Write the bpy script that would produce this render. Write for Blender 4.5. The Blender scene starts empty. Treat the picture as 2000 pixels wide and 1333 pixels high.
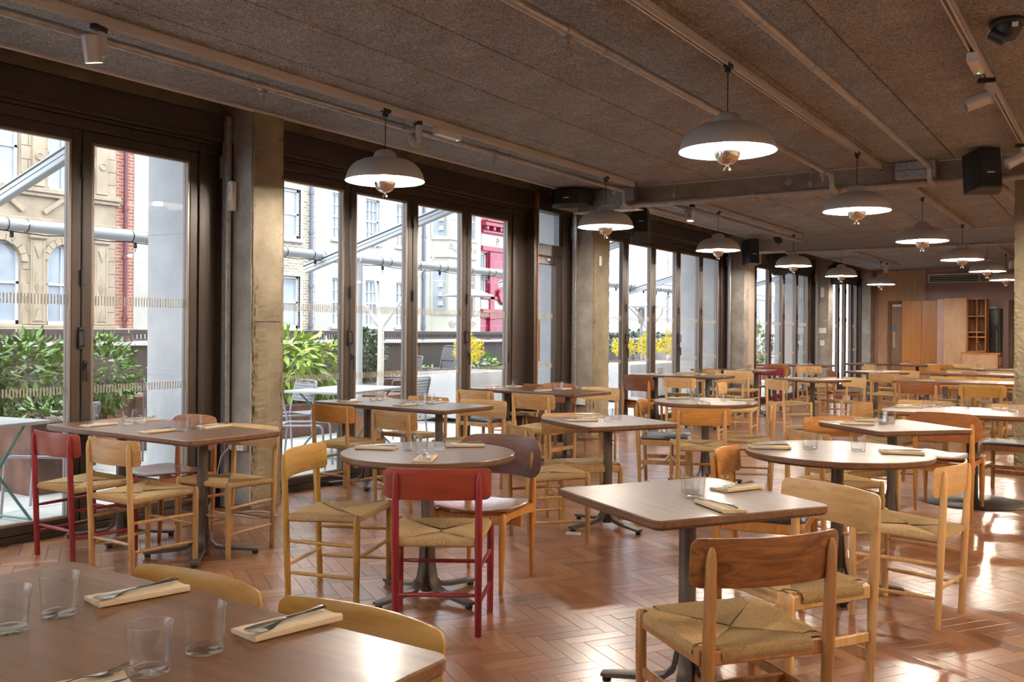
import bpy, bmesh, math, random
from mathutils import Vector, Matrix

# ---------------------------------------------------------------- camera, sky, exposure
scene = bpy.context.scene
COL = scene.collection
cam_d = bpy.data.cameras.new('camera')
cam = bpy.data.objects.new('camera', cam_d)
COL.objects.link(cam)
CAM_H = 1.38
YAW = math.atan2(1199, 1816)
ROLL = math.radians(-0.42)
cam.matrix_world = (Matrix.Translation((0, 0, CAM_H)) @ Matrix.Rotation(YAW, 4, 'Z') @ Matrix.Rotation(math.pi / 2, 4, 'X') @ Matrix.Rotation(-ROLL, 4, 'Z'))
cam_d.sensor_width = 36.0
cam_d.lens = 1816 / 2000 * 36.0
cam_d.shift_y = -19.5 / 2000
cam_d.clip_end = 200
scene.camera = cam

world = bpy.data.worlds.new('overcast_sky')
scene.world = world
world.use_nodes = True
wn, wl = world.node_tree.nodes, world.node_tree.links
bg = wn['Background']
tc = wn.new('ShaderNodeTexCoord'); sx = wn.new('ShaderNodeSeparateXYZ'); rp = wn.new('ShaderNodeValToRGB')
wl.new(tc.outputs['Generated'], sx.inputs[0]); wl.new(sx.outputs['Z'], rp.inputs['Fac'])
rp.color_ramp.elements[0].position = 0.0; rp.color_ramp.elements[0].color = (0.80, 0.86, 1.0, 1)
rp.color_ramp.elements[1].position = 1.0; rp.color_ramp.elements[1].color = (0.92, 0.95, 1.0, 1)
wl.new(rp.outputs['Color'], bg.inputs['Color'])
bg.inputs['Strength'].default_value = 2.7

vs = scene.view_settings
scene.display_settings.display_device = 'sRGB'
vs.view_transform = 'Standard'
vs.look = 'None'
vs.gamma = 1.0
vs.use_curve_mapping = False
vs.exposure = 1.28
PENDANT_W = 46.0
PENDANT_RGB = (1.0, 0.89, 0.75)
PENDANT_RGB_ADDED = (1.0, 0.78, 0.54)  # warmer tint for the added unseen pendants, to warm the inner side
try:
    scene.cycles.use_denoising = True
    scene.cycles.max_bounces = 9
    scene.cycles.diffuse_bounces = 5
    scene.cycles.glossy_bounces = 4
    scene.cycles.transmission_bounces = 8
    scene.cycles.transparent_max_bounces = 20
    scene.cycles.caustics_reflective = False
    scene.cycles.caustics_refractive = False
    scene.cycles.sample_clamp_indirect = 6.0
except Exception:
    pass

rnd = random.Random(7)
PI = math.pi


def R(d):
    return math.radians(d)


# ---------------------------------------------------------------- mesh helpers
class MB:
    """Collects vertices and faces and links them as one mesh object."""

    def __init__(self):
        self.v = []; self.f = []; self.s = []; self.uv = None

    def add(self, vs_, fs_, smooth=False):
        o = len(self.v)
        self.v += [tuple(p) for p in vs_]
        for f in fs_:
            self.f.append(tuple(i + o for i in f)); self.s.append(smooth)
        return self

    def box(self, x0, y0, z0, x1, y1, z1):
        v = [(x, y, z) for x in (x0, x1) for y in (y0, y1) for z in (z0, z1)]
        return self.add(v, [(0, 1, 3, 2), (4, 6, 7, 5), (0, 4, 5, 1), (2, 3, 7, 6), (0, 2, 6, 4), (1, 5, 7, 3)])

    def cbox(self, x0, y0, z0, x1, y1, z1, b=0.004):
        """box with chamfered edges"""
        cx, cy, cz = (x0 + x1) / 2, (y0 + y1) / 2, (z0 + z1) / 2
        hx, hy, hz = abs(x1 - x0) / 2, abs(y1 - y0) / 2, abs(z1 - z0) / 2
        b = min(b, hx * .49, hy * .49, hz * .49)
        v = []; idx = {}
        for sx_ in (-1, 1):
            for sy_ in (-1, 1):
                for sz_ in (-1, 1):
                    for a in range(3):
                        d = [hx - b, hy - b, hz - b]; d[a] = (hx, hy, hz)[a]
                        idx[(sx_, sy_, sz_, a)] = len(v)
                        v.append((cx + sx_ * d[0], cy + sy_ * d[1], cz + sz_ * d[2]))
        f = []
        for a in range(3):
            o1, o2 = [k for k in range(3) if k != a]
            for s in (-1, 1):
                q = []
                for (p1, p2) in ((-1, -1), (1, -1), (1, 1), (-1, 1)):
                    k = [0, 0, 0]; k[a] = s; k[o1] = p1; k[o2] = p2
                    q.append(idx[(k[0], k[1], k[2], a)])
                f.append(q)
        for a in range(3):
            o1, o2 = [k for k in range(3) if k != a]
            for p1 in (-1, 1):
                for p2 in (-1, 1):
                    q = []
                    for s, m in ((-1, o1), (1, o1), (1, o2), (-1, o2)):
                        k = [0, 0, 0]; k[a] = s; k[o1] = p1; k[o2] = p2
                        q.append(idx[(k[0], k[1], k[2], m)])
                    f.append(q)
        for sx_ in (-1, 1):
            for sy_ in (-1, 1):
                for sz_ in (-1, 1):
                    f.append([idx[(sx_, sy_, sz_, a)] for a in range(3)])
        return self.add(v, f)

    def loft(self, rings, cap0=True, cap1=True, smooth=True, closed=True):
        n = len(rings[0]); v = []; f = []
        for r in rings:
            v += r
        for i in range(len(rings) - 1):
            for j in range(n if closed else n - 1):
                k = (j + 1) % n
                f.append((i * n + j, i * n + k, (i + 1) * n + k, (i + 1) * n + j))
        o = len(self.v)
        self.add(v, f, smooth)
        if cap0:
            self.f.append(tuple(o + j for j in range(n))[::-1]); self.s.append(False)
        if cap1:
            self.f.append(tuple(o + (len(rings) - 1) * n + j for j in range(n))); self.s.append(False)
        return self

    def tube(self, pts, r, n=10, caps=True, flat=1.0):
        pts = [Vector(p) for p in pts]
        rs = r if isinstance(r, (list, tuple)) else [r] * len(pts)
        rings = []; up = None
        for i, p in enumerate(pts):
            a = pts[max(i - 1, 0)]; b = pts[min(i + 1, len(pts) - 1)]
            t = (b - a).normalized()
            if up is None:
                up = Vector((0, 0, 1)) if abs(t.z) < .9 else Vector((0, 1, 0))
            s = t.cross(up).normalized(); up = s.cross(t).normalized()
            rings.append([tuple(p + s * (math.cos(2 * PI * k / n) * rs[i]) + up * (math.sin(2 * PI * k / n) * rs[i] * flat)) for k in range(n)])
        return self.loft(rings, caps, caps)

    def lathe(self, prof, n=24, c=(0, 0, 0), rot0=0.0, smooth=True, cap=True):
        rings = []
        for (r, z) in prof:
            r = max(r, 1e-5)
            rings.append([(c[0] + r * math.cos(rot0 + 2 * PI * k / n), c[1] + r * math.sin(rot0 + 2 * PI * k / n), c[2] + z) for k in range(n)])
        return self.loft(rings, cap and prof[0][0] > 1e-4, cap and prof[-1][0] > 1e-4, smooth)

    def slab(self, outline, z0, z1, b=0.004, b0=None):
        """prism over a 2-D outline (convex-ish, counter-clockwise) with chamfered rims"""
        b0 = b if b0 is None else b0
        n = len(outline); ins = []
        for i in range(n):
            p0 = Vector(outline[i - 1]); p = Vector(outline[i]); p2 = Vector(outline[(i + 1) % n])
            e1 = (p - p0).normalized(); e2 = (p2 - p).normalized()
            nrm = Vector((-(e1.y + e2.y), e1.x + e2.x))
            nrm = nrm.normalized() if nrm.length > 1e-6 else Vector((0, 0))
            ins.append((p, nrm))
        rg = lambda d, z: [(p.x + q.x * d, p.y + q.y * d, z) for p, q in ins]
        return self.loft([rg(b0, z0), rg(0, z0 + b0), rg(0, z1 - b), rg(b, z1)], True, True, False)

    def xf(self, m, start=0):
        for i in range(start, len(self.v)):
            self.v[i] = tuple(m @ Vector(self.v[i]))
        return self

    def mesh(self, name, recalc=True):
        me = bpy.data.meshes.new(name)
        me.from_pydata(self.v, [], self.f)
        if recalc:
            bm = bmesh.new(); bm.from_mesh(me)
            bmesh.ops.recalc_face_normals(bm, faces=bm.faces)
            bm.to_mesh(me); bm.free()
        me.polygons.foreach_set('use_smooth', self.s)
        if any(self.s):
            try:
                me.set_sharp_from_angle(angle=R(38))
            except Exception:
                pass
        me.materials.append(None)
        me.update()
        return me

    def build(self, name, mat, parent=None, loc=(0, 0, 0), rz=0.0, recalc=True):
        return inst(name, self.mesh(name, recalc), mat, parent, loc, rz)


def inst(name, me, mat, parent=None, loc=(0, 0, 0), rz=0.0):
    o = bpy.data.objects.new(name, me)
    COL.objects.link(o)
    o.material_slots[0].link = 'OBJECT'
    o.material_slots[0].material = mat
    o.location = loc
    o.rotation_euler = (0, 0, rz)
    if parent is not None:
        o.parent = parent
    return o


def tag(o, label=None, cat=None, group=None, kind=None):
    if label: o['label'] = label
    if cat: o['category'] = cat
    if group: o['group'] = group
    if kind: o['kind'] = kind
    return o


def thing(name, label, cat, loc=(0, 0, 0), rz=0.0, group=None, kind=None):
    o = bpy.data.objects.new(name, None)
    COL.objects.link(o)
    o.empty_display_size = .1
    o.location = loc
    o.rotation_euler = (0, 0, rz)
    return tag(o, label, cat, group, kind)


def struct(o, label, cat=None):
    return tag(o, label, cat, kind='structure')


def rrect(x0, y0, x1, y1, r, n=4):
    """rounded rectangle outline, counter-clockwise"""
    out = []
    for cx, cy, a0 in ((x1 - r, y0 + r, -90), (x1 - r, y1 - r, 0), (x0 + r, y1 - r, 90), (x0 + r, y0 + r, 180)):
        for k in range(n + 1):
            a = R(a0 + 90 * k / n)
            out.append((cx + r * math.cos(a), cy + r * math.sin(a)))
    return out


# ---------------------------------------------------------------- materials
def nodes(name):
    m = bpy.data.materials.new(name)
    m.use_nodes = True
    nt = m.node_tree
    return m, nt.nodes, nt.links, nt.nodes['Principled BSDF']


def sset(b, **kw):
    for k, v in kw.items():
        k = {'rough': 'Roughness', 'metal': 'Metallic', 'spec': 'Specular IOR Level', 'coat': 'Coat Weight', 'coatr': 'Coat Roughness', 'base': 'Base Color', 'sheen': 'Sheen Weight', 'trans': 'Transmission Weight', 'ior': 'IOR', 'sub': 'Subsurface Weight'}.get(k, k)
        if k == 'Base Color' and len(v) == 3: v = (*v, 1)
        b.inputs[k].default_value = v


def flat(name, rgb, rough=.5, metal=0.0, var=0.0, bump=0.0, bscale=80, **kw):
    m, N, L, b = nodes(name)
    sset(b, base=rgb, rough=rough, metal=metal, **kw)
    if var or bump:
        t = N.new('ShaderNodeTexCoord'); n = N.new('ShaderNodeTexNoise')
        n.inputs['Scale'].default_value = bscale; n.inputs['Detail'].default_value = 4
        L.new(t.outputs['Object'], n.inputs['Vector'])
        if var:
            r = N.new('ShaderNodeValToRGB')
            r.color_ramp.elements[0].position = .3; r.color_ramp.elements[1].position = .7
            r.color_ramp.elements[0].color = (*[c * (1 - var) for c in rgb], 1)
            r.color_ramp.elements[1].color = (*[min(1, c * (1 + var)) for c in rgb], 1)
            L.new(n.outputs['Fac'], r.inputs['Fac']); L.new(r.outputs['Color'], b.inputs['Base Color'])
        if bump:
            bp = N.new('ShaderNodeBump'); bp.inputs['Strength'].default_value = bump; bp.inputs['Distance'].default_value = .01
            L.new(n.outputs['Fac'], bp.inputs['Height']); L.new(bp.outputs['Normal'], b.inputs['Normal'])
    return m


def wood(name, c1, c2, rough=.4, scale=(28, 28, 2.2), coat=0.0, rvar=.18, bump=.08, wave=0.0, coord='Object', spec=.5):
    """streaky wood; the small scale component runs along the grain; a little shift of tone from piece to piece"""
    m, N, L, b = nodes(name)
    sset(b, rough=rough, coat=coat, coatr=.15, spec=spec)
    t = N.new('ShaderNodeTexCoord'); mp = N.new('ShaderNodeMapping'); n = N.new('ShaderNodeTexNoise')
    oi = N.new('ShaderNodeObjectInfo')
    add = N.new('ShaderNodeVectorMath'); add.operation = 'ADD'
    cmb = N.new('ShaderNodeCombineXYZ'); mul = N.new('ShaderNodeMath'); mul.operation = 'MULTIPLY'; mul.inputs[1].default_value = 37.0
    L.new(oi.outputs['Random'], mul.inputs[0])
    for i in range(3): L.new(mul.outputs[0], cmb.inputs[i])
    mp.inputs['Scale'].default_value = scale
    L.new(t.outputs[coord], mp.inputs['Vector']); L.new(mp.outputs['Vector'], add.inputs[0]); L.new(cmb.outputs[0], add.inputs[1])
    L.new(add.outputs[0], n.inputs['Vector'])
    n.inputs['Scale'].default_value = 1.0; n.inputs['Detail'].default_value = 6; n.inputs['Roughness'].default_value = .65; n.inputs['Distortion'].default_value = .6 + wave
    r = N.new('ShaderNodeValToRGB')
    r.color_ramp.elements[0].position = .32; r.color_ramp.elements[0].color = (*c1, 1)
    r.color_ramp.elements[1].position = .68; r.color_ramp.elements[1].color = (*c2, 1)
    L.new(n.outputs['Fac'], r.inputs['Fac'])
    hs = N.new('ShaderNodeHueSaturation')
    mr = N.new('ShaderNodeMapRange'); mr.inputs['To Min'].default_value = 1 - rvar; mr.inputs['To Max'].default_value = 1 + rvar
    L.new(oi.outputs['Random'], mr.inputs['Value']); L.new(mr.outputs[0], hs.inputs['Value'])
    L.new(r.outputs['Color'], hs.inputs['Color']); L.new(hs.outputs['Color'], b.inputs['Base Color'])
    if bump:
        bp = N.new('ShaderNodeBump'); bp.inputs['Strength'].default_value = bump; bp.inputs['Distance'].default_value = .002
        L.new(n.outputs['Fac'], bp.inputs['Height']); L.new(bp.outputs['Normal'], b.inputs['Normal'])
    return m


def concrete(name, c1, c2, pit=.5, rough=.85, scale=1.0):
    m, N, L, b = nodes(name)
    sset(b, rough=rough, spec=.3)
    t = N.new('ShaderNodeTexCoord')
    n1 = N.new('ShaderNodeTexNoise'); n1.inputs['Scale'].default_value = 3.2 * scale; n1.inputs['Detail'].default_value = 8; n1.inputs['Roughness'].default_value = .62
    n2 = N.new('ShaderNodeTexNoise'); n2.inputs['Scale'].default_value = 46 * scale; n2.inputs['Detail'].default_value = 5
    vo = N.new('ShaderNodeTexVoronoi'); vo.inputs['Scale'].default_value = 24 * scale; vo.inputs['Randomness'].default_value = 1
    for q in (n1, n2, vo): L.new(t.outputs['Object'], q.inputs['Vector'])
    r = N.new('ShaderNodeValToRGB')
    r.color_ramp.elements[0].position = .36; r.color_ramp.elements[0].color = (*c1, 1)
    r.color_ramp.elements[1].position = .64; r.color_ramp.elements[1].color = (*c2, 1)
    L.new(n1.outputs['Fac'], r.inputs['Fac'])
    pr = N.new('ShaderNodeValToRGB'); pr.color_ramp.elements[0].position = .03; pr.color_ramp.elements[0].color = (.25, .22, .18, 1)
    pr.color_ramp.elements[1].position = .11; pr.color_ramp.elements[1].color = (1, 1, 1, 1)
    L.new(vo.outputs['Distance'], pr.inputs['Fac'])
    mx = N.new('ShaderNodeMix'); mx.data_type = 'RGBA'; mx.blend_type = 'MULTIPLY'; mx.inputs['Factor'].default_value = pit
    L.new(r.outputs['Color'], mx.inputs['A']); L.new(pr.outputs['Color'], mx.inputs['B'])
    L.new(mx.outputs['Result'], b.inputs['Base Color'])
    ad = N.new('ShaderNodeMath'); ad.operation = 'ADD'
    L.new(n2.outputs['Fac'], ad.inputs[0]); L.new(pr.outputs['Color'], ad.inputs[1])
    bp = N.new('ShaderNodeBump'); bp.inputs['Strength'].default_value = .35; bp.inputs['Distance'].default_value = .006
    L.new(ad.outputs[0], bp.inputs['Height']); L.new(bp.outputs['Normal'], b.inputs['Normal'])
    return m


def woodwool(name):
    """cement-bonded wood wool board: pale curly strands over dark gaps"""
    m, N, L, b = nodes(name)
    sset(b, rough=.95, spec=.15)
    t = N.new('ShaderNodeTexCoord')
    outs = []
    for sc, off, w in ((34, (0, 0, 0), .030), (46, (3.1, 7.7, 1.9), .028), (27, (9.2, 1.3, 4.4), .024)):
        mp = N.new('ShaderNodeMapping'); mp.inputs['Location'].default_value = off
        n = N.new('ShaderNodeTexNoise'); n.inputs['Scale'].default_value = sc; n.inputs['Detail'].default_value = 1.2; n.inputs['Distortion'].default_value = 2.2
        L.new(t.outputs['Object'], mp.inputs['Vector']); L.new(mp.outputs['Vector'], n.inputs['Vector'])
        s = N.new('ShaderNodeMath'); s.operation = 'SUBTRACT'; s.inputs[1].default_value = .5
        a = N.new('ShaderNodeMath'); a.operation = 'ABSOLUTE'
        mr = N.new('ShaderNodeMapRange'); mr.inputs['From Min'].default_value = 0; mr.inputs['From Max'].default_value = w * 2.2; mr.inputs['To Min'].default_value = 1; mr.inputs['To Max'].default_value = 0
        L.new(n.outputs['Fac'], s.inputs[0]); L.new(s.outputs[0], a.inputs[0]); L.new(a.outputs[0], mr.inputs['Value'])
        outs.append(mr.outputs[0])
    m1 = N.new('ShaderNodeMath'); m1.operation = 'MAXIMUM'; m2 = N.new('ShaderNodeMath'); m2.operation = 'MAXIMUM'
    L.new(outs[0], m1.inputs[0]); L.new(outs[1], m1.inputs[1]); L.new(m1.outputs[0], m2.inputs[0]); L.new(outs[2], m2.inputs[1])
    big = N.new('ShaderNodeTexNoise'); big.inputs['Scale'].default_value = 2.2; big.inputs['Detail'].default_value = 3
    L.new(t.outputs['Object'], big.inputs['Vector'])
    r = N.new('ShaderNodeValToRGB')
    r.color_ramp.elements[0].position = .05; r.color_ramp.elements[0].color = (.17, .18, .19, 1)
    r.color_ramp.elements[1].position = .9; r.color_ramp.elements[1].color = (.76, .80, .84, 1)
    L.new(m2.outputs[0], r.inputs['Fac'])
    hs = N.new('ShaderNodeHueSaturation'); mr = N.new('ShaderNodeMapRange')
    mr.inputs['From Min'].default_value = .3; mr.inputs['From Max'].default_value = .7; mr.inputs['To Min'].default_value = .85; mr.inputs['To Max'].default_value = 1.15
    L.new(big.outputs['Fac'], mr.inputs['Value']); L.new(mr.outputs[0], hs.inputs['Value']); L.new(r.outputs['Color'], hs.inputs['Color'])
    L.new(hs.outputs['Color'], b.inputs['Base Color'])
    bp = N.new('ShaderNodeBump'); bp.inputs['Strength'].default_value = .8; bp.inputs['Distance'].default_value = .006
    L.new(m2.outputs[0], bp.inputs['Height']); L.new(bp.outputs['Normal'], b.inputs['Normal'])
    return m


def parquet(name, per_object):
    m, N, L, b = nodes(name)
    sset(b, rough=.31, coat=.5, coatr=.19, spec=.5)
    uv = N.new('ShaderNodeUVMap'); uv.uv_map = 'UVMap'
    mp = N.new('ShaderNodeMapping'); mp.inputs['Scale'].default_value = (9, 60, 1)
    n = N.new('ShaderNodeTexNoise'); n.inputs['Scale'].default_value = 1; n.inputs['Detail'].default_value = 6; n.inputs['Distortion'].default_value = .5
    src = N.new('ShaderNodeObjectInfo') if per_object else N.new('ShaderNodeNewGeometry')
    ro = src.outputs['Random'] if per_object else src.outputs['Random Per Island']
    cmb = N.new('ShaderNodeCombineXYZ'); mu = N.new('ShaderNodeMath'); mu.operation = 'MULTIPLY'; mu.inputs[1].default_value = 91
    L.new(ro, mu.inputs[0]); L.new(mu.outputs[0], cmb.inputs[0]); L.new(mu.outputs[0], cmb.inputs[1])
    ad = N.new('ShaderNodeVectorMath'); ad.operation = 'ADD'
    L.new(uv.outputs[0], mp.inputs['Vector']); L.new(mp.outputs[0], ad.inputs[0]); L.new(cmb.outputs[0], ad.inputs[1]); L.new(ad.outputs[0], n.inputs['Vector'])
    r = N.new('ShaderNodeValToRGB'); cr = r.color_ramp
    cr.elements[0].position = 0; cr.elements[0].color = (.215, .088, .046, 1)
    cr.elements[1].position = 1; cr.elements[1].color = (.40, .195, .098, 1)
    for p, c in ((.25, (.27, .113, .055, 1)), (.55, (.325, .140, .066, 1)), (.8, (.36, .165, .080, 1))):
        e = cr.elements.new(p); e.color = c
    L.new(ro, r.inputs['Fac'])
    gr = N.new('ShaderNodeMapRange'); gr.inputs['From Min'].default_value = .25; gr.inputs['From Max'].default_value = .75; gr.inputs['To Min'].default_value = .78; gr.inputs['To Max'].default_value = 1.2
    L.new(n.outputs['Fac'], gr.inputs['Value'])
    hs = N.new('ShaderNodeHueSaturation'); L.new(gr.outputs[0], hs.inputs['Value']); L.new(r.outputs['Color'], hs.inputs['Color'])
    L.new(hs.outputs['Color'], b.inputs['Base Color'])
    bp = N.new('ShaderNodeBump'); bp.inputs['Strength'].default_value = .06; bp.inputs['Distance'].default_value = .002
    L.new(n.outputs['Fac'], bp.inputs['Height']); L.new(bp.outputs['Normal'], b.inputs['Normal'])
    return m


def brickmat(name, c1, c2, mortar, bw=.225, bh=.075, rough=.85, msize=.012, rot='YZ'):
    m, N, L, b = nodes(name)
    sset(b, rough=rough)
    t = N.new('ShaderNodeTexCoord'); s = N.new('ShaderNodeSeparateXYZ'); c = N.new('ShaderNodeCombineXYZ')
    L.new(t.outputs['Object'], s.inputs[0]); L.new(s.outputs[rot[0]], c.inputs[0]); L.new(s.outputs[rot[1]], c.inputs[1])
    k = N.new('ShaderNodeTexBrick')
    k.inputs['Color1'].default_value = (*c1, 1); k.inputs['Color2'].default_value = (*c2, 1); k.inputs['Mortar'].default_value = (*mortar, 1)
    k.inputs['Scale'].default_value = 1; k.inputs['Mortar Size'].default_value = msize; k.inputs['Brick Width'].default_value = bw; k.inputs['Row Height'].default_value = bh
    L.new(c.outputs[0], k.inputs['Vector']); L.new(k.outputs['Color'], b.inputs['Base Color'])
    bp = N.new('ShaderNodeBump'); bp.inputs['Strength'].default_value = .5; bp.inputs['Distance'].default_value = .01; bp.invert = True
    L.new(k.outputs['Fac'], bp.inputs['Height']); L.new(bp.outputs['Normal'], b.inputs['Normal'])
    return m


def panemat(name, tint=(.97, .985, .98), refl=1.0):
    """thin window pane: clear, with the mirror reflection of glass that grows at grazing angles"""
    m = bpy.data.materials.new(name); m.use_nodes = True
    N, L = m.node_tree.nodes, m.node_tree.links
    N.remove(N['Principled BSDF'])
    tr = N.new('ShaderNodeBsdfTransparent'); tr.inputs['Color'].default_value = (*tint, 1)
    gl = N.new('ShaderNodeBsdfGlossy'); gl.inputs['Roughness'].default_value = .0
    lw = N.new('ShaderNodeLayerWeight'); lw.inputs['Blend'].default_value = .5
    pw_ = N.new('ShaderNodeMath'); pw_.operation = 'POWER'; pw_.inputs[1].default_value = 5.0
    mu = N.new('ShaderNodeMath'); mu.operation = 'MULTIPLY_ADD'; mu.inputs[1].default_value = .9 * refl; mu.inputs[2].default_value = .035 * refl
    mx = N.new('ShaderNodeMixShader')
    L.new(lw.outputs['Facing'], pw_.inputs[0]); L.new(pw_.outputs[0], mu.inputs[0])
    L.new(mu.outputs[0], mx.inputs['Fac']); L.new(tr.outputs[0], mx.inputs[1]); L.new(gl.outputs[0], mx.inputs[2])
    L.new(mx.outputs[0], N['Material Output'].inputs['Surface'])
    return m


def emit(name, rgb, s):
    m, N, L, b = nodes(name)
    sset(b, base=(0, 0, 0)); b.inputs['Emission Color'].default_value = (*rgb, 1); b.inputs['Emission Strength'].default_value = s
    return m


M = {}
# woods of the chairs: (grain along the piece) legs run along z, backs along x, seats along y
for key, a, b_ in (('oak', (.34, .185, .072), (.53, .325, .14)), ('pale', (.50, .295, .125), (.68, .45, .215)), ('yellow', (.36, .195, .042), (.50, .295, .075)), ('amber', (.34, .14, .030), (.54, .25, .062)), ('aged', (.25, .115, .042), (.42, .215, .085)), ('agedback', (.085, .030, .011), (.27, .115, .042)), ('brown', (.105, .034, .018), (.20, .075, .040)), ('teak', (.235, .085, .032), (.36, .145, .058))):
    M[key + '_leg'] = wood(key + '_leg', a, b_, .38, (34, 34, 2.4))
    M[key + '_back'] = wood(key + '_back', a, b_, .34, (2.6, 30, 30), wave=.9 if key == 'agedback' else .2)
for key, a, b_ in (('red', (.19, .012, .020), (.27, .022, .030)), ('rust', (.19, .028, .016), (.27, .045, .024))):
    M[key + '_leg'] = wood(key + '_leg', a, b_, .36, (20, 20, 3), rvar=.05, bump=.03)
    M[key + '_back'] = wood(key + '_back', a, b_, .36, (3, 20, 20), rvar=.05, bump=.03)
M['cord'] = flat('paper_cord', (.47, .33, .165), .8, var=.28, bump=.5, bscale=220)
M['cordpale'] = flat('paper_cord_new', (.56, .41, .22), .8, var=.22, bump=.5, bscale=220)
M['leather'] = flat('black_leather', (.022, .022, .026), .42, var=.3, bump=.15, bscale=160)
M['seatply'] = wood('seat_ply', (.20, .085, .045), (.30, .14, .075), .22, (24, 2.0, 24), coat=.3)
M['table'] = wood('table_top', (.085, .040, .021), (.170, .084, .044), .40, (2.0, 26, 26), coat=.12, rvar=.12)
M['tablewarm'] = wood('table_top_warm', (.11, .050, .022), (.21, .100, .046), .36, (2.0, 30, 30), coat=.15, rvar=.08)
M['metal'] = flat('taupe_metal', (.105, .088, .075), .42, metal=.35)
M['blackmetal'] = flat('black_metal', (.02, .02, .022), .4, metal=.4)
M['rubber'] = flat('rubber', (.015, .015, .015), .7)
M['pq_obj'] = parquet('parquet_block', True)
M['pq_all'] = parquet('parquet_field', False)
M['gap'] = flat('parquet_joint', (.03, .014, .008), .8)
M['subfloor'] = flat('parquet_plain', (.32, .145, .07), .35)
M['woodwool'] = woodwool('wood_wool')
M['conc'] = concrete('concrete_cool', (.255, .232, .205), (.40, .375, .34))
M['concw'] = concrete('concrete_warm', (.205, .172, .120), (.33, .285, .205))
M['concp'] = concrete('concrete_pale', (.42, .435, .45), (.50, .515, .53), pit=.12)
M['beige'] = flat('beige_cladding', (.46, .37, .30), .6)
M['frame'] = flat('bronze_frame', (.046, .033, .026), .38, metal=.2)
M['framein'] = flat('frame_inner', (.10, .11, .135), .35, metal=.3)
M['bead'] = flat('glazing_bead', (.26, .20, .16), .35, metal=.3)
M['glass'] = panemat('window_glass')
M['glassfar'] = panemat('far_window_glass', (.55, .62, .68), 1.6)
M['mark'] = flat('glass_marking', (.40, .385, .34), .6)
M['white'] = flat('white_plastic', (.78, .77, .75), .4)
M['whitemetal'] = flat('white_metal', (.74, .74, .75), .35)
M['zinc'] = flat('galvanised_steel', (.45, .45, .46), .38, metal=.75, var=.18, bscale=25)
M['pipe'] = flat('grey_pipe', (.42, .415, .41), .36, metal=.55, var=.15, bscale=18)
M['track'] = flat('white_track', (.64, .64, .65), .35, metal=.2)
M['beampaint'] = flat('painted_beam', (.45, .45, .48), .55)
M['shade'] = flat('lamp_shade', (.50, .49, .485), .38)
M['shadein'] = flat('lamp_shade_inside', (.93, .91, .88), .6)
M['chrome'] = flat('mirror_bowl', (.85, .84, .82), .04, metal=1.0)
M['brass'] = flat('brass', (.62, .40, .12), .22, metal=1.0)
M['steel'] = flat('cutlery_steel', (.62, .61, .60), .16, metal=1.0)
M['cloth'] = flat('napkin_linen', (.66, .545, .40), .9, var=.06, bump=.25, bscale=500)
M['black'] = flat('black_plastic', (.018, .018, .02), .45)
M['cable'] = flat('grey_cable', (.42, .42, .44), .5)
M['orange'] = flat('rust_edge', (.26, .11, .045), .6, var=.3, bscale=10)
def tumblermat(name):
    """clear drinking glass: mostly see-through wall with some refraction and a mirror sheen towards the edges"""
    m = bpy.data.materials.new(name); m.use_nodes = True
    N, L = m.node_tree.nodes, m.node_tree.links
    N.remove(N['Principled BSDF'])
    tr = N.new('ShaderNodeBsdfTransparent'); tr.inputs['Color'].default_value = (.975, .98, .98, 1)
    rf = N.new('ShaderNodeBsdfRefraction'); rf.inputs['IOR'].default_value = 1.45; rf.inputs['Roughness'].default_value = 0
    gl = N.new('ShaderNodeBsdfGlossy'); gl.inputs['Roughness'].default_value = .0
    lw = N.new('ShaderNodeLayerWeight'); lw.inputs['Blend'].default_value = .5
    pw_ = N.new('ShaderNodeMath'); pw_.operation = 'POWER'; pw_.inputs[1].default_value = 4.0
    mu = N.new('ShaderNodeMath'); mu.operation = 'MULTIPLY_ADD'; mu.inputs[1].default_value = .85; mu.inputs[2].default_value = .05
    m0 = N.new('ShaderNodeMixShader'); m0.inputs['Fac'].default_value = .0
    mx = N.new('ShaderNodeMixShader')
    L.new(tr.outputs[0], m0.inputs[1]); L.new(rf.outputs[0], m0.inputs[2])
    L.new(lw.outputs['Facing'], pw_.inputs[0]); L.new(pw_.outputs[0], mu.inputs[0]); L.new(mu.outputs[0], mx.inputs['Fac'])
    L.new(m0.outputs[0], mx.inputs[1]); L.new(gl.outputs[0], mx.inputs[2])
    L.new(mx.outputs[0], N['Material Output'].inputs['Surface'])
    return m


M['tumbler'] = tumblermat('tumbler_glass')
mt, N_, L_, b_ = nodes('tumbler_base_glass')
sset(b_, base=(1, 1, 1), rough=0.0, trans=1.0, ior=1.45)
M['tumblerbase'] = mt
M['bulb'] = emit('bulb', PENDANT_RGB, PENDANT_W / (PI * .0175))
M['bulb_added'] = emit('bulb_added_rows', PENDANT_RGB_ADDED, 1.5 * PENDANT_W / (PI * .0175))  # stronger, warmer glow used only by the added unseen pendants
M['spotface'] = emit('spot_lens', (1.0, .90, .74), 14)
M['led'] = emit('green_led', (.05, 1.0, .2), 3)
M['ledred'] = emit('red_led', (1.0, .03, .12), 3)

# ---------------------------------------------------------------- projection used only to pick the largest pieces and to order labels
_ci = cam.matrix_world.inverted()


def proj(x, y, z):
    p = _ci @ Vector((x, y, z))
    if p.z > -.05: return (9e9, 9e9, -1)
    return (1000 + 1816 * p.x / -p.z, 666.5 - 19.5 - 1816 * p.y / -p.z, -p.z)


# ---------------------------------------------------------------- floor: oak block parquet laid in herringbone
floor = struct(MB().box(-6.0, -11.5, -.12, 4.5, 26.6, -.012).build('floor', M['subfloor']), 'orange brown herringbone parquet floor of the dining room')
BW, BL = .076, .304


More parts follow.
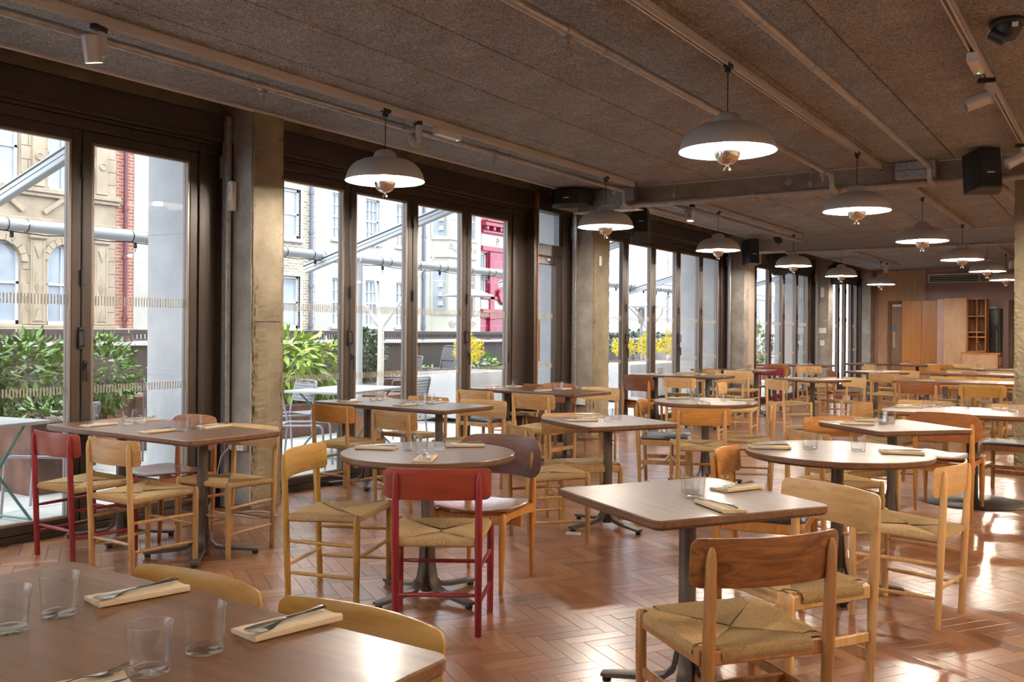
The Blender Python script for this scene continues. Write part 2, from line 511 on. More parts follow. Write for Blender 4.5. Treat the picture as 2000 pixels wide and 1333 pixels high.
def block_verts(cx, cy, horiz, r):
    hx, hy = (BL / 2, BW / 2)
    g, c = .0006, .0016
    z = r.uniform(-.0006, .0006); tx = r.uniform(-.0055, .0055); ty = r.uniform(-.004, .004)
    pts = []
    for (d, zz) in ((g, -.012), (g, -.0012), (c, 0.0)):
        for sx_, sy_ in ((-1, -1), (1, -1), (1, 1), (-1, 1)):
            u, v = sx_ * (hx - d), sy_ * (hy - d)
            w = z + zz + (u * tx * .25 + v * ty * 1.2 if zz > -.01 else 0)
            pts.append((u, v, w))
    if not horiz: pts = [(-v, u, w) for u, v, w in pts]
    return [(cx + a, cy + b, w) for a, b, w in pts]


BF = [(8, 9, 10, 11)] + [(i, (i + 1) % 4, 4 + (i + 1) % 4, 4 + i) for i in range(4)] + [(4 + i, 4 + (i + 1) % 4, 8 + (i + 1) % 4, 8 + i) for i in range(4)]
blocks = []
n_ = 4
HB = R(-33)
HC, HS = math.cos(HB), math.sin(HB)
for k in range(-300, 330):
    for m_ in range(-75, 75):
        for horiz in (True, False):
            if horiz: u0, v0, du, dv = k + n_ * m_, k - n_ * m_, n_, 1
            else: u0, v0, du, dv = k + n_ + n_ * m_, k - n_ + 1 - n_ * m_, 1, n_
            lx = (u0 + du / 2) * BW; ly = (v0 + dv / 2) * BW
            cx = lx * HC - ly * HS - 3.0; cy = lx * HS + ly * HC + 6.0
            if not (-5.86 < cx < 3.2 and .6 < cy < 25.6): continue
            px, py, Z = proj(cx, cy, 0)
            if Z < 0 or px < -160 or px > 2180 or py > 1450: continue
            blocks.append((Z, cx, cy, horiz, px, py))
blocks.sort()
near = [b for b in blocks if 860 < b[4] < 1995 and b[5] < 1332][:300]
near_ids = set((b[1], b[2]) for b in near)
rb = random.Random(3)
protos = []
for q in range(4):
    mb = MB(); mb.add(block_verts(0, 0, True, rb), BF)
    me = mb.mesh('parquet_block', False)
    uvl = me.uv_layers.new(name='UVMap')
    for lp in me.loops:
        co = me.vertices[lp.vertex_index].co
        uvl.data[lp.index].uv = (co.x, co.y)
    protos.append(me)
for i, b in enumerate(near):
    inst('parquet_block', protos[i % 4], M['pq_obj'], floor, (b[1], b[2], 0), HB + (0 if b[3] else PI / 2))
mb = MB(); uvs = []
for b in blocks:
    if (b[1], b[2]) in near_ids: continue
    v = block_verts(0, 0, b[3], rb)
    mb.add([(b[1] + q[0] * HC - q[1] * HS, b[2] + q[0] * HS + q[1] * HC, q[2]) for q in v], BF)
    uvs += [((q[0], q[1]) if b[3] else (q[1], -q[0])) for q in v]
me = mb.mesh('parquet_field', False)
uvl = me.uv_layers.new(name='UVMap')
flatuv = []
for lp in me.loops:
    flatuv += uvs[lp.vertex_index]
uvl.data.foreach_set('uv', flatuv)
tag(inst('parquet_field', me, M['pq_all'], floor), 'the more distant herringbone blocks of the parquet', kind='stuff')

# ---------------------------------------------------------------- ceiling: wood wool boards, plain slab above
CZ = 3.06
XE = -5.57
ceiling = struct(MB().box(-7.0, -11.5, 3.36, 4.5, 26.6, 3.6).build('ceiling', M['conc']), 'grey ceiling of rough wood wool boards')
pm = {}


def panel_mesh(w, l):
    k = (round(w, 3), round(l, 3))
    if k not in pm: pm[k] = MB().cbox(-w / 2, -l / 2, 0, w / 2, l / 2, .035, .007).mesh('ceiling_panel')
    return pm[k]


for (ya, yb) in ((-1.6, 9.78), (10.27, 16.38), (16.92, 26.2)):
    xw = XE; row = 0
    while xw < 4.4:
        w = .6
        yy = ya; first = True
        while yy < yb - .05:
            l = min((1.0 if row % 2 else 1.9) if first else 2.4, yb - yy); first = False
            if yb - yy - l < .3: l = yb - yy
            inst('ceiling_panel', panel_mesh(w - .006, l - .006), M['woodwool'], ceiling, (xw + w / 2, yy + l / 2, CZ + rnd.uniform(0, .003)))
            yy += l
        xw += w; row += 1
# white metal edge trims of the boards
tr = MB()
for (ya, yb) in ((-1.6, 9.78), (10.27, 16.38), (16.92, 26.2)):
    tr.box(XE - .03, ya, CZ - .012, XE + .002, yb, CZ + .05)
    tr.box(XE - .02, yb - .012, CZ - .006, 4.4, yb + .012, CZ + .05)
struct(tr.build('trim_1', M['whitemetal']), 'thin white metal edging strip around the ceiling boards')

# ---------------------------------------------------------------- concrete pillars with broken arrises


def pillar_mesh(x0, x1, y0, y1, z1, rough_edges=(1, 1), seed=1, low=1.0):
    r = random.Random(seed); mb = MB()
    nz = 150; cols = []
    out = []
    # outline counter-clockwise, finer near the room-side corners
    for t in (0, .25, .5, .75, .86, .93, .97): out.append((x0 + (x1 - x0) * t, y0, 0))
    for t in (0, .04, .10, .18, .5, .82, .90, .96): out.append((x1, y0 + (y1 - y0) * t, 1))
    for t in (0, .03, .07, .14, .25, .5, .75): out.append((x1 - (x1 - x0) * t, y1, 2))
    for t in (0, .5): out.append((x0, y1 - (y1 - y0) * t, 3))
    cxm, cym = (x0 + x1) / 2, (y0 + y1) / 2
    rings = []
    ph = [0.0] * len(out)
    for i in range(nz + 1):
        z = z1 * i / nz; ring = []
        for j, (x, y, s) in enumerate(out):
            d0 = math.hypot(x - x1, y - y0); d1 = math.hypot(x - x1, y - y1)
            ph[j] = ph[j] * .55 + r.gauss(0, 1) * .45
            a = 0
            zf = 1.0 if z < 1.2 * low else (.55 if z < 1.75 else .28)
            if d0 < .10 and rough_edges[0]: a = (1 - d0 / .10) * .034 * zf
            if d1 < .07 and rough_edges[1]: a = max(a, (1 - d1 / .07) * .013 * (.7 if z < 2.6 else .2))
            base = a * (abs(ph[j]) * 1.0 + .35 * zf) + r.uniform(0, .0012)
            if a and r.random() < .03 * zf: base += .01
            ux, uy = (cxm - x), (cym - y); l = math.hypot(ux, uy)
            ring.append((x + ux / l * base, y + uy / l * base, z))
        rings.append(ring)
    mb.loft(rings, True, True, False)
    return mb


PILL = [(4.85, 5.15), (10.32, 10.74), (15.82, 16.06), (21.36, 21.72), (25.5, 26.2)]
names = ['first', 'second', 'third', 'fourth', 'fifth']
for i, (a, b) in enumerate([(-.85, -.5)] + PILL):
    o = pillar_mesh(-6.06, -5.58, a, b, 3.4, seed=10 + i, low=1.0 if i == 1 else .5).build('concrete_pillar', M['concw'] if i < 3 else M['conc'])
    struct(o, 'raw concrete facade pillar with broken edges, %s along the windows' % (['out of view'] + names)[i] if i else 'raw concrete facade pillar behind the viewpoint')
    if i == 1:
        # day joint across the face of the first pillar and smoother cool-grey flank
        MB().box(-5.596, a + .02, 1.435, -5.5775, b - .02, 1.441).build('day_joint', M['gap'], o)
        MB().box(-6.0, a - .006, .02, -5.60, a + .01, 3.2).build('grey_flank', M['conc'], o)
    elif i == 2:
        MB().box(-6.0, a - .006, .02, -5.60, a + .01, 3.2).build('grey_flank', M['conc'], o)
# beige boxed casing at the third pillar
struct(MB().cbox(-6.0, 16.09, 0, -5.6, 16.42, 2.74, .006).cbox(-6.02, 15.98, 2.62, -5.5, 16.5, 2.80, .006).build('pillar_casing', M['beige']), 'beige boxed pillar casing beyond the third pillar')
# interior pillar at the right
pr_ = pillar_mesh(-.93, -.35, 10.42, 10.98, 3.4, seed=44, low=1.2)
# the rough arrises face the viewer: mirror the mesh so the broken edges lie on the -x side
pr_.v = [(-.93 + -.35 - x, y, z) for x, y, z in pr_.v]
struct(pr_.build('concrete_pillar', M['concw']), 'raw concrete pillar standing in the room at the picture edge')

# ---------------------------------------------------------------- downstand beams, lintel, walls
struct(MB().box(-6.0, 9.8, 2.89, 4.5, 10.25, 3.36).build('ceiling_beam', M['conc']), 'grey raw concrete downstand beam across the room')
struct(MB().cbox(-6.0, 16.4, 2.84, 4.5, 16.9, 3.36, .006).build('ceiling_beam', M['beampaint']), 'smooth grey painted downstand beam farther down the room')
struct(MB().box(-6.45, -11.5, 3.02, -5.96, 26.4, 3.4).build('lintel', M['concw']), 'rough concrete lintel above the folding windows')
lp_ = flat('pink_wall', (.42, .25, .235), .32, var=.05, bscale=6)
M['pinkwall'] = lp_
struct(MB().box(-6.1, 26.0, -.1, 4.5, 26.3, 3.5).build('wall_back', lp_), 'dusky pink painted end wall')
struct(MB().box(4.5, -11.6, -.1, 4.7, 26.3, 3.6).build('wall_right', flat('warm_wall', (.80, .72, .62), .7)), 'plain wall on the inner side of the room')
struct(MB().box(-6.1, -11.7, -.1, 4.6, -11.5, 3.6).build('wall_front', flat('pale_wall', (.82, .79, .74), .7)), 'plain wall behind the viewpoint')
struct(MB().box(-6.2, -11.6, -.1, -6.0, -11.3, 3.6).build('wall_left', M['conc']), 'short concrete wall at the end behind the viewpoint')

# ---------------------------------------------------------------- folding window bays of the facade
GX = -5.95
sash_cache = {}


def sash_mesh(w, z0, z1):
    k = round(w, 3)
    if k not in sash_cache:
        st, tr_, br = .075, .075, .06
        fr = MB()
        fr.cbox(-.045, -w / 2 + .003, z0, .035, -w / 2 + st, z1, .006).cbox(-.045, w / 2 - st, z0, .035, w / 2 - .003, z1, .006)
        fr.cbox(-.043, -w / 2 + st, z1 - tr_, .033, w / 2 - st, z1, .004).cbox(-.043, -w / 2 + st, z0, .033, w / 2 - st, z0 + br, .004)
        bead = MB()
        a, b, c, d = -w / 2 + st, w / 2 - st, z0 + br, z1 - tr_
        for (xa, xb, t) in ((.012, .030, .016), (-.036, -.012, .010)):
            bead.box(xa, a, c, xb, a + t, d).box(xa, b - t, c, xb, b, d).box(xa, a + t, c, xb, b - t, c + t).box(xa, a + t, d - t, xb, b - t, d)
        inner = MB().box(-.012, a, c, .012, a + .012, d).box(-.012, b - .012, c, .012, b, d).box(-.012, a, c, .012, b, c + .01).box(-.012, a, d - .01, .012, b, d)
        pane = MB().box(-.003, a + .002, c + .002, .003, b - .002, d - .002)
        mk = MB()
        y = a + .02
        while y < b - .02:
            for zz, hh in ((1.535, .067), (.93, .055)):
                mk.box(.0035, y, zz, .0045, y + .010, zz + hh)
            y += .0225
        sash_cache[k] = (fr.mesh('sash'), bead.mesh('glazing_bead'), inner.mesh('spacer'), pane.mesh('pane'), mk.mesh('marking_band'))
    return sash_cache[k]


hinge_me = MB().cbox(.030, -.012, -.055, .052, .012, .055, .004).mesh('hinge')
pull = MB(); pull.cbox(.034, -.016, -.075, .05, .016, .075, .004)
pull.tube([(.05, 0, -.055), (.075, 0, -.055), (.085, 0, -.045), (.085, 0, .045), (.075, 0, .055), (.05, 0, .055)], .007, 8)
pull_me = pull.mesh('pull_handle')
lever = MB(); lever.cbox(.034, -.014, -.03, .046, .014, .03, .004); lever.tube([(.046, 0, .0), (.065, 0, .0)], .008, 8)
lever.cbox(.056, -.010, -.115, .07, .010, .012, .004)
lever_me = lever.mesh('turn_handle')
SZ0, SZ1 = .045, 2.725
BAYS = [
    ('window_1', [(-.05, .87), (.87, 1.80), (1.80, 2.73), (2.73, 3.655), (3.655, 4.60)], 4.60, 4.86, 'dark bronze folding window bay before the first concrete pillar', (3,)),
    ('window_2', [(5.38, 6.27), (6.27, 7.16), (7.16, 8.07), (8.07, 8.95)], 8.95, 9.34, 'dark bronze folding window bay between first pillar and glazed door', (0, 2)),
    ('window_3', [(10.97, 11.89), (11.89, 12.81), (12.81, 13.74), (13.74, 14.68), (14.68, 15.56)], 15.56, 15.84, 'dark bronze folding window bay between second and third pillars', (0, 2)),
    ('window_4', [(16.5, 17.4), (17.4, 18.3), (18.3, 19.17), (19.17, 20.1), (20.1, 21.0)], 21.0, 21.38, 'dark bronze folding window bay between third and fourth pillars', (1, 3)),
    ('window_5', [(22.95, 23.6), (23.6, 24.25), (24.25, 24.9), (24.9, 25.5)], 25.5, 25.55, 'distant dark bronze window bay beside the fifth pillar', ()),
]
BAYS += [('window_6', [(-5.75 + k * .95, -4.80 + k * .95) for k in range(5)], -1.0, -.86, 'unseen folding window bay behind the viewpoint, added for daylight', ()),
         ('window_7', [(-11.2 + k * .95, -10.25 + k * .95) for k in range(5)], -6.45, -6.3, 'last unseen folding window bay behind the viewpoint, added for daylight', ())]  # unseen bays, added to bring more daylight into the room
starts = [-.5, 5.15, 10.74, 16.06, 22.9, -5.95, -11.4]
for bi, (nm, leaves, jend, yend, lab, hid) in enumerate(BAYS):
    w_ = struct(thing(nm, None, None, (GX, 0, 0)), lab)
    y0 = starts[bi]; y1 = yend
    fr = MB()
    # outer frame: sill, head and boxed header above, jambs
    fr.cbox(-.06, y0, 0, .045, y1, SZ0 - .002, .004)
    fr.cbox(-.07, y0, SZ1 + .003, .045, y1, SZ1 + .075, .004)
    fr.cbox(-.07, y0, SZ1 + .075, .072, y1, SZ1 + .10, .004)
    fr.build('frame', M['frame'], w_)
    hd = MB(); hd.cbox(-.10, y0, SZ1 + .10, .105, y1, 3.035, .008); hd.cbox(.105, y0 + .05, SZ1 + .115, .112, y1 - .05, SZ1 + .135, .002)
    hd.build('header_box', M['frame'], w_)
    MB().cbox(-.07, jend, 0, .05, jend + .06, SZ1 + .08, .004).cbox(-.10, jend + .06, 0, .02, y1 - .06, SZ1 + .08, .004).cbox(-.05, y1 - .07, 0, .14, y1 - .012, SZ1 + .10, .005).build('jamb', M['frame'], w_)
    MB().cbox(.02, y1 - .010, 0, .15, y1 + .012, 3.02, .002).build('edge_strip', M['orange'], w_)
    if leaves[0][0] - y0 > .04:
        MB().cbox(-.07, y0, 0, .05, leaves[0][0] - .002, SZ1, .004).build('jamb', M['frame'], w_)
    for li, (a, b) in enumerate(leaves):
        sm, be, inn, pa, mk = sash_mesh(b - a, SZ0, SZ1)
        cy = (a + b) / 2
        s_ = inst('sash', sm, M['frame'], w_, (0, cy, 0))
        inst('glazing_bead', be, M['bead'], s_); inst('spacer', inn, M['framein'], s_)
        inst('pane', pa, M['glass'], s_)
        tag(inst('marking_band', mk, M['mark'], s_), None, kind='stuff')
        if li < len(leaves) - 1:
            for hz in (.35, 1.72, 2.45): inst('hinge', hinge_me, M['black'], s_, (.005, (b - a) / 2, hz))
        if li in hid:
            inst('pull_handle', pull_me, M['black'], s_, (0, (b - a) / 2 - .01, 1.31 if bi < 2 else 1.28))
            inst('turn_handle', lever_me, M['black'], s_, (0, (b - a) / 2 + .03, 1.13))
    if bi == 1:
        MB().cbox(.034, leaves[-1][1] - .055, 1.02, .046, leaves[-1][1] - .02, 1.13, .004).build('lock_plate', M['black'], w_)
    if bi == 2:
        lv = MB().cbox(.034, 15.49, 1.02, .046, 15.53, 1.2, .004); lv.tube([(.046, 15.51, 1.14), (.07, 15.51, 1.14), (.075, 15.40, 1.14)], .008, 8)
        lv.build('lever_handle', M['black'], w_)

# ---------------------------------------------------------------- glazed doors with transom lights


def glazed_door(nm, ya, yb, yend, lab, handle=True):
    d = struct(thing(nm, None, None, (GX, 0, 0)), lab)
    fr = MB()
    fr.cbox(-.08, ya - .06, 0, .05, ya - .002, 2.92, .004).cbox(-.08, yb + .002, 0, .05, yb + .22, 2.92, .004)
    fr.cbox(-.08, ya, 2.30, .055, yb, 2.44, .004).cbox(-.08, ya - .06, 2.84, .08, yend, 3.03, .005)
    fr.cbox(-.08, yb + .22, 0, .02, yend, 2.86, .004)
    fr.build('frame', M['frame'], d)
    lf = MB()
    lf.cbox(-.035, ya, .01, .035, ya + .035, 2.29, .004).cbox(-.035, yb - .14, .01, .035, yb, 2.29, .004).cbox(-.035, ya + .035, 2.20, .035, yb - .14, 2.29, .004).cbox(-.035, ya + .035, .01, .035, yb - .14, .16, .004)
    leaf = lf.build('door_leaf', M['frame'], d)
    MB().box(-.004, ya + .035, .16, .004, yb - .14, 2.20).build('pane', M['glass'], leaf)
    mk = MB(); y = ya + .05
    while y < yb - .16:
        for zz, hh in ((1.535, .067), (.93, .055)): mk.box(.0045, y, zz, .0055, y + .010, zz + hh)
        y += .0225
    tag(mk.build('marking_band', M['mark'], leaf), None, kind='stuff')
    MB().box(-.004, ya, 2.44, .004, yb - .06, 2.84).build('transom_pane', M['glass'], d)
    MB().cbox(-.03, yb - .06, 2.44, .03, yb, 2.84, .004).build('transom_stile', M['framein'], d)
    if handle:
        hb = MB(); hb.cbox(.075, ya + .045, 1.02, .095, ya + .075, 1.52, .004)
        h = hb.build('pull_bar', M['brass'], leaf); tag(h, 'long flat brass pull bar')
        MB().tube([(.03, ya + .06, 1.10), (.08, ya + .06, 1.10)], .009, 8).tube([(.03, ya + .06, 1.44), (.08, ya + .06, 1.44)], .009, 8).build('standoff', M['black'], h)
        MB().box(.055, ya + .30, 2.245, .056, ya + .37, 2.27).build('sticker', M['white'], leaf)
    return d


glazed_door('door_1', 9.40, 10.08, 10.33, 'bronze framed glazed terrace door with brass pull beside second pillar')
glazed_door('door_2', 21.9, 22.6, 22.92, 'distant bronze framed glazed door beside fourth pillar', False)

# ---------------------------------------------------------------- end wall joinery
YB = 26.0
ply = wood('plywood', (.46, .27, .15), (.58, .38, .23), .5, (3, 3, .8), rvar=.03, wave=1.0)
plyd = wood('door_veneer', (.26, .14, .085), (.34, .20, .125), .5, (9, 9, .9), rvar=.03, wave=.8)
orangew = wood('orange_veneer', (.40, .155, .032), (.48, .205, .050), .35, (14, 14, .5), rvar=.03)
struct(MB().cbox(-5.5, 25.965, 0, -4.33, 25.998, 3.05, .003).build('wall_panel', ply), 'pale plywood wall lining at the far end')
d3 = struct(thing('door_3', None, None, (0, 0, 0)), 'brown veneered fire door in the far plywood wall')
MB().cbox(-5.24, 25.90, 0, -5.16, 25.966, 2.24, .003).cbox(-5.16, 25.90, 2.18, -4.80, 25.966, 2.24, .003).build('frame', wood('door_frame', (.16, .075, .035), (.2, .1, .05), .5), d3)
lf_ = MB().cbox(-5.155, 25.92, .01, -4.80, 25.96, 2.175, .003).build('door_leaf', plyd, d3)
MB().cbox(-5.12, 25.88, 2.09, -4.90, 25.92, 2.15, .004).build('door_closer', M['white'], lf_)
MB().lathe([(0, 0), (.05, 0), (.05, .004), (0, .004)], 20).xf(Matrix.Translation((-5.07, 25.918, 1.53)) @ Matrix.Rotation(PI / 2, 4, 'X')).build('round_sign', flat('blue_sign', (.03, .22, .55), .4), lf_)
MB().cbox(-5.11, 25.905, 1.02, -5.05, 25.92, 1.44, .004).build('push_plate', flat('olive_plate', (.45, .46, .30), .4), lf_)
cab = thing('tall_cabinet', 'tall orange veneered cupboard against the far pink wall', 'cabinet', (0, 0, 0))
MB().cbox(-4.80, 25.45, .06, -3.86, 25.96, 2.24, .004).build('body', orangew, cab)
for k in range(2):
    MB().cbox(-4.795 + k * .465, 25.425, .09, -4.335 + k * .465, 25.449, 2.22, .003).build('door', orangew, cab)
MB().box(-4.78, 25.5, 0, -3.9, 25.9, .06).build('plinth', M['black'], cab)
un_ = thing('service_station', 'plywood waiter station with open cubbyholes and low side counter', 'counter', (0, -.64, 0))
MB().cbox(-3.86, 25.40, 0, -3.70, 25.95, 2.24, .004).build('pink_end_panel', M['pinkwall'], un_)
MB().cbox(-3.70, 25.30, 0, -3.20, 25.36, 2.26, .003).build('front_panel', ply, un_)
MB().cbox(-3.20, 25.90, .95, -2.78, 25.94, 2.26, .003).build('back_panel', orangew, un_)
MB().cbox(-3.21, 25.36, 0, -3.17, 25.94, 2.26, .003).build('side_panel', orangew, un_)
for z in (.955, 1.30, 1.42, 1.80, 2.22):
    MB().cbox(-3.17, 25.40, z, -2.80, 25.90, z + .03, .003).build('shelf', orangew, un_)
for x in (-3.0, -2.81):
    MB().cbox(x, 25.40, .98, x + .025, 25.90, 2.22, .003).build('divider', orangew, un_)
MB().cbox(-3.20, 24.6, 0, -2.45, 25.3, .92, .004).build('low_counter', ply, un_)
MB().cbox(-3.22, 24.58, .92, -2.40, 25.34, .955, .003).build('counter_top', orangew, un_)
for k in range(3): MB().cbox(-2.45, 24.7, .18 + k * .24, -2.40, 25.2, .37 + k * .24, .004).build('cubby_frame', orangew, un_)
fr_ = thing('fridge', 'black bottle fridge against the far pink wall', 'fridge', (0, 0, 0))
MB().cbox(-3.12, 25.50, .05, -2.55, 25.98, 2.02, .01).build('body', M['black'], fr_)
MB().cbox(-3.08, 25.47, .1, -2.60, 25.5, 1.98, .005).build('door', flat('smoked_glass', (.02, .022, .016), .12), fr_)
MB().cbox(-3.1, 25.5, 2.022, -2.65, 25.9, 2.07, .004).build('top_grille', M['zinc'], fr_)
MB().tube([(-2.63, 25.45, .8), (-2.63, 25.45, 1.5)], .010, 8).build('handle', M['zinc'], fr_)
d4 = struct(thing('door_4', None, None, (0, 0, 0)), 'narrow olive brown doorway in the far pink wall')
MB().cbox(-2.42, 25.93, 0, -2.32, 26.02, 2.24, .003).cbox(-2.32, 25.93, 2.16, -1.4, 26.02, 2.24, .003).build('frame', wood('frame2', (.10, .05, .022), (.15, .075, .03), .5), d4)
MB().cbox(-2.32, 25.955, 0, -1.4, 26.0, 2.16, .003).build('door_leaf', wood('olive_door', (.20, .12, .035), (.26, .16, .05), .5), d4)
vg = thing('air_grille', 'long white louvred air grille high on the pink wall', 'vent', (0, 0, 0))
MB().box(-4.25, 25.975, 2.72, -2.0, 25.998, 2.90).build('backing', M['black'], vg)
MB().cbox(-4.28, 25.95, 2.89, -1.97, 25.99, 2.93, .003).cbox(-4.28, 25.95, 2.70, -1.97, 25.99, 2.73, .003).cbox(-4.28, 25.95, 2.7, -4.24, 25.99, 2.92, .003).cbox(-3.1, 25.95, 2.7, -3.07, 25.99, 2.92, .003).build('frame', M['white'], vg)
for k in range(3): MB().cbox(-4.25, 25.955, 2.758 + k * .046, -2.0, 25.985, 2.772 + k * .046, .003).build('slat', M['white'], vg)

# ---------------------------------------------------------------- lighting tracks
tr_me = {}


def track(x, ya, yb, lab):
    k = round(yb - ya, 3)
    L_ = yb - ya
    if k not in tr_me:
        a = MB().cbox(-.018, 0, .028, .018, L_, .06, .002).cbox(-.018, 0, 0, -.009, L_, .028, .002).cbox(.009, 0, 0, .018, L_, .028, .002)
        e = MB().cbox(-.019, -.011, -.001, .019, .011, .06, .003)
        tr_me[k] = (a.mesh('rail'), e.mesh('end_cap'))
    t = thing('lighting_track', lab, 'lighting track', (x, ya, CZ - .06), 0, 'ceiling lighting tracks')
    inst('rail', tr_me[k][0], M['track'], t); inst('end_cap', tr_me[k][1], M['black'], t, (0, -.009, 0)); inst('end_cap', tr_me[k][1], M['black'], t, (0, L_ + .009, 0))


TA, TB, TCX = -4.60, -2.035, -.746
track(TA, -1.5, 9.42, 'white lighting track nearest the windows, near bay')
track(TB, -1.2, 9.68, 'white lighting track over the square tables, near bay')
track(TCX, -1.2, 9.3, 'white lighting track near the interior pillar, near bay')
track(TA, 10.6, 15.9, 'white lighting track nearest the windows, bay beyond the concrete beam')
track(TB, 10.6, 15.9, 'white lighting track in the bay beyond the concrete beam, inner row')
track(TA, 17.2, 24.0, 'white lighting track nearest the windows, last bay')
track(TB, 17.2, 23.6, 'white lighting track in the last bay, inner row')

# ---------------------------------------------------------------- sprinkler pipes


def bend(pts, r=.05, n=5):
    """round the corners of a polyline"""
    pts = [Vector(p) for p in pts]; out = [pts[0]]
    for i in range(1, len(pts) - 1):
        a, b, c = pts[i - 1], pts[i], pts[i + 1]
        d1 = (a - b).normalized() * min(r, (a - b).length / 2); d2 = (c - b).normalized() * min(r, (c - b).length / 2)
        p0, p2 = b + d1, b + d2
        for k in range(n + 1):
            t = k / n
            out.append(p0 * (1 - t) ** 2 + b * 2 * t * (1 - t) + p2 * t * t)
    out.append(pts[-1])
    return out


def fitting(mb, p, d, r):
    p = Vector(p); d = Vector(d).normalized()
    mb.tube([p - d * .035, p - d * .03, p + d * .03, p + d * .035], [r * 1.05, r * 1.3, r * 1.3, r * 1.05], 14)


head = MB()
head.lathe([(.02, .0), (.027, -.008), (.027, -.03), (.02, -.034), (.014, -.04), (.014, -.052), (0, -.052)], 14)
head.tube([(-.011, 0, -.05), (-.014, 0, -.07), (0, 0, -.088)], .0022, 6).tube([(.011, 0, -.05), (.014, 0, -.07), (0, 0, -.088)], .0022, 6).tube([(0, 0, -.05), (0, 0, -.086)], .003, 6)
head.lathe([(0, -.087), (.017, -.089), (.017, -.0915), (0, -.0915)], 12)
head_me = head.mesh('sprinkler_head')
clip_me = MB().tube([(0, 0, .12), (0, 0, .03)], .004, 6).loft([[(math.cos(2 * PI * k / 16) * r_, y_, math.sin(2 * PI * k / 16) * r_) for k in range(16)] for r_, y_ in ((.026, -.01), (.031, -.01), (.031, .01), (.026, .01))], False, False).mesh('hanger_clip')


def pipe(x, z, ya, yb, drop, heads, clips, joints, lab):
    t = thing('sprinkler_pipe', lab, 'pipe', (0, 0, 0), 0, 'sprinkler pipework')
    MB().tube(bend([(x, ya, z), (x, yb, z)] + drop, .06), .025, 14).build('pipe', M['pipe'], t)
    for y in list(joints) + list(heads):
        j = MB(); fitting(j, (x, y, z), (0, 1, 0), .025); j.build('coupling', M['pipe'], t)
    for y in heads: inst('sprinkler_head', head_me, M['zinc'], t, (x, y, z - .02))
    for y in clips: inst('hanger_clip', clip_me, M['zinc'], t, (x, y, z))


pipe(-4.73, 2.972, -1.2, 9.42, [(-4.73, 9.42, 2.82), (-4.73, 9.62, 2.82)], (4.18, 6.85, 9.2), (2.2, 5.6, 7.1), (), 'grey sprinkler pipe running beside the window lighting track')
pipe(-2.44, 2.95, -1.2, 9.42, [(-2.44, 9.42, 2.82), (-2.44, 9.62, 2.82)], (4.2, 9.1), (4.6, 7.0), (), 'grey sprinkler pipe running over the near round table')
pipe(-1.54, 2.95, -1.2, 9.40, [(-1.54, 9.40, 2.82), (-1.54, 9.62, 2.82)], (), (5.5,), (6.6,), 'grey sprinkler pipe between inner lighting tracks')
t = thing('sprinkler_main', 'thick grey sprinkler main crossing the room along the concrete beam', 'pipe', (0, 0, 0), 0, 'sprinkler pipework')
MB().tube([(-4.85, 9.62, 2.83), (-.6, 9.62, 2.83)], .036, 16).build('pipe', M['pipe'], t)
for x in (-4.73, -2.44, -1.54, -3.3, -1.2):
    j = MB(); fitting(j, (x, 9.62, 2.83), (1, 0, 0), .041); j.build('coupling', M['pipe'], t)
for x in (-4.2, -2.7, -.95):
    MB().tube([(x, 9.62, 2.86), (x, 9.62, 3.06)], .006, 6).box(x - .02, 9.60, 2.865, x + .02, 9.64, 2.93).build('hanger', M['zinc'], t)
pipe(-4.73, 2.972, 10.35, 16.0, [], (11.2, 15.3), (12.0, 14.2), (), 'grey sprinkler pipe beside the window track beyond the concrete beam')
t = thing('sprinkler_main', 'grey sprinkler main under the painted beam', 'pipe', (0, 0, 0), 0, 'sprinkler pipework')
MB().tube([(-5.0, 16.3, 2.80), (-.6, 16.3, 2.80)], .03, 14).build('pipe', M['pipe'], t)
MB().tube([(-1.05, 9.62, 2.83), (-1.05, 11.0, 2.9), (-1.05, 15.8, 2.93)], .026, 12).build('branch', M['pipe'], t)
t = thing('sprinkler_branch', 'short grey pipe dropping under the ceiling beside the speakers', 'pipe', (0, 0, 0), 0, 'sprinkler pipework')
MB().tube(bend([(-4.55, 9.7, 2.80), (-4.55, 10.9, 2.80), (-4.55, 10.9, 2.93), (-4.55, 16.0, 2.93)], .05), .024, 12).build('pipe', M['pipe'], t)

# grey duct box, junction box and fixing plate on the concrete beam
bx = thing('duct_box', 'flat galvanised duct box at the beam end beside speakers', 'duct', (0, 0, 0))
MB().cbox(-5.45, 9.66, 2.80, -4.72, 9.795, 3.05, .004).build('body', M['zinc'], bx)
MB().cbox(-5.5, 9.62, 2.786, -4.66, 9.8, 2.80, .002).build('bottom_flange', M['whitemetal'], bx)
bx = thing('cable_box', 'grey galvanised cable box fixed on the concrete beam', 'junction box', (0, 0, 0))
MB().cbox(-1.90, 9.66, 2.90, -1.53, 9.798, 3.055, .003).build('body', M['zinc'], bx)
MB().box(-1.89, 9.655, 2.972, -1.54, 9.661, 2.976).build('seam', M['black'], bx)
bx = thing('fixing_plate', 'small diamond shaped steel plate bolted on the concrete beam', 'plate', (-2.98, 9.79, 2.975))
MB().cbox(-.035, -.008, -.035, .035, .0, .035, .002).xf(Matrix.Rotation(R(45), 4, 'Y')).build('plate', M['zinc'], bx)
MB().lathe([(0, 0), (.012, 0), (.012, .018), (0, .018)], 6).xf(Matrix.Rotation(PI / 2, 4, 'X') @ Matrix.Translation((0, 0, .006))).build('bolt', M['zinc'], bx)

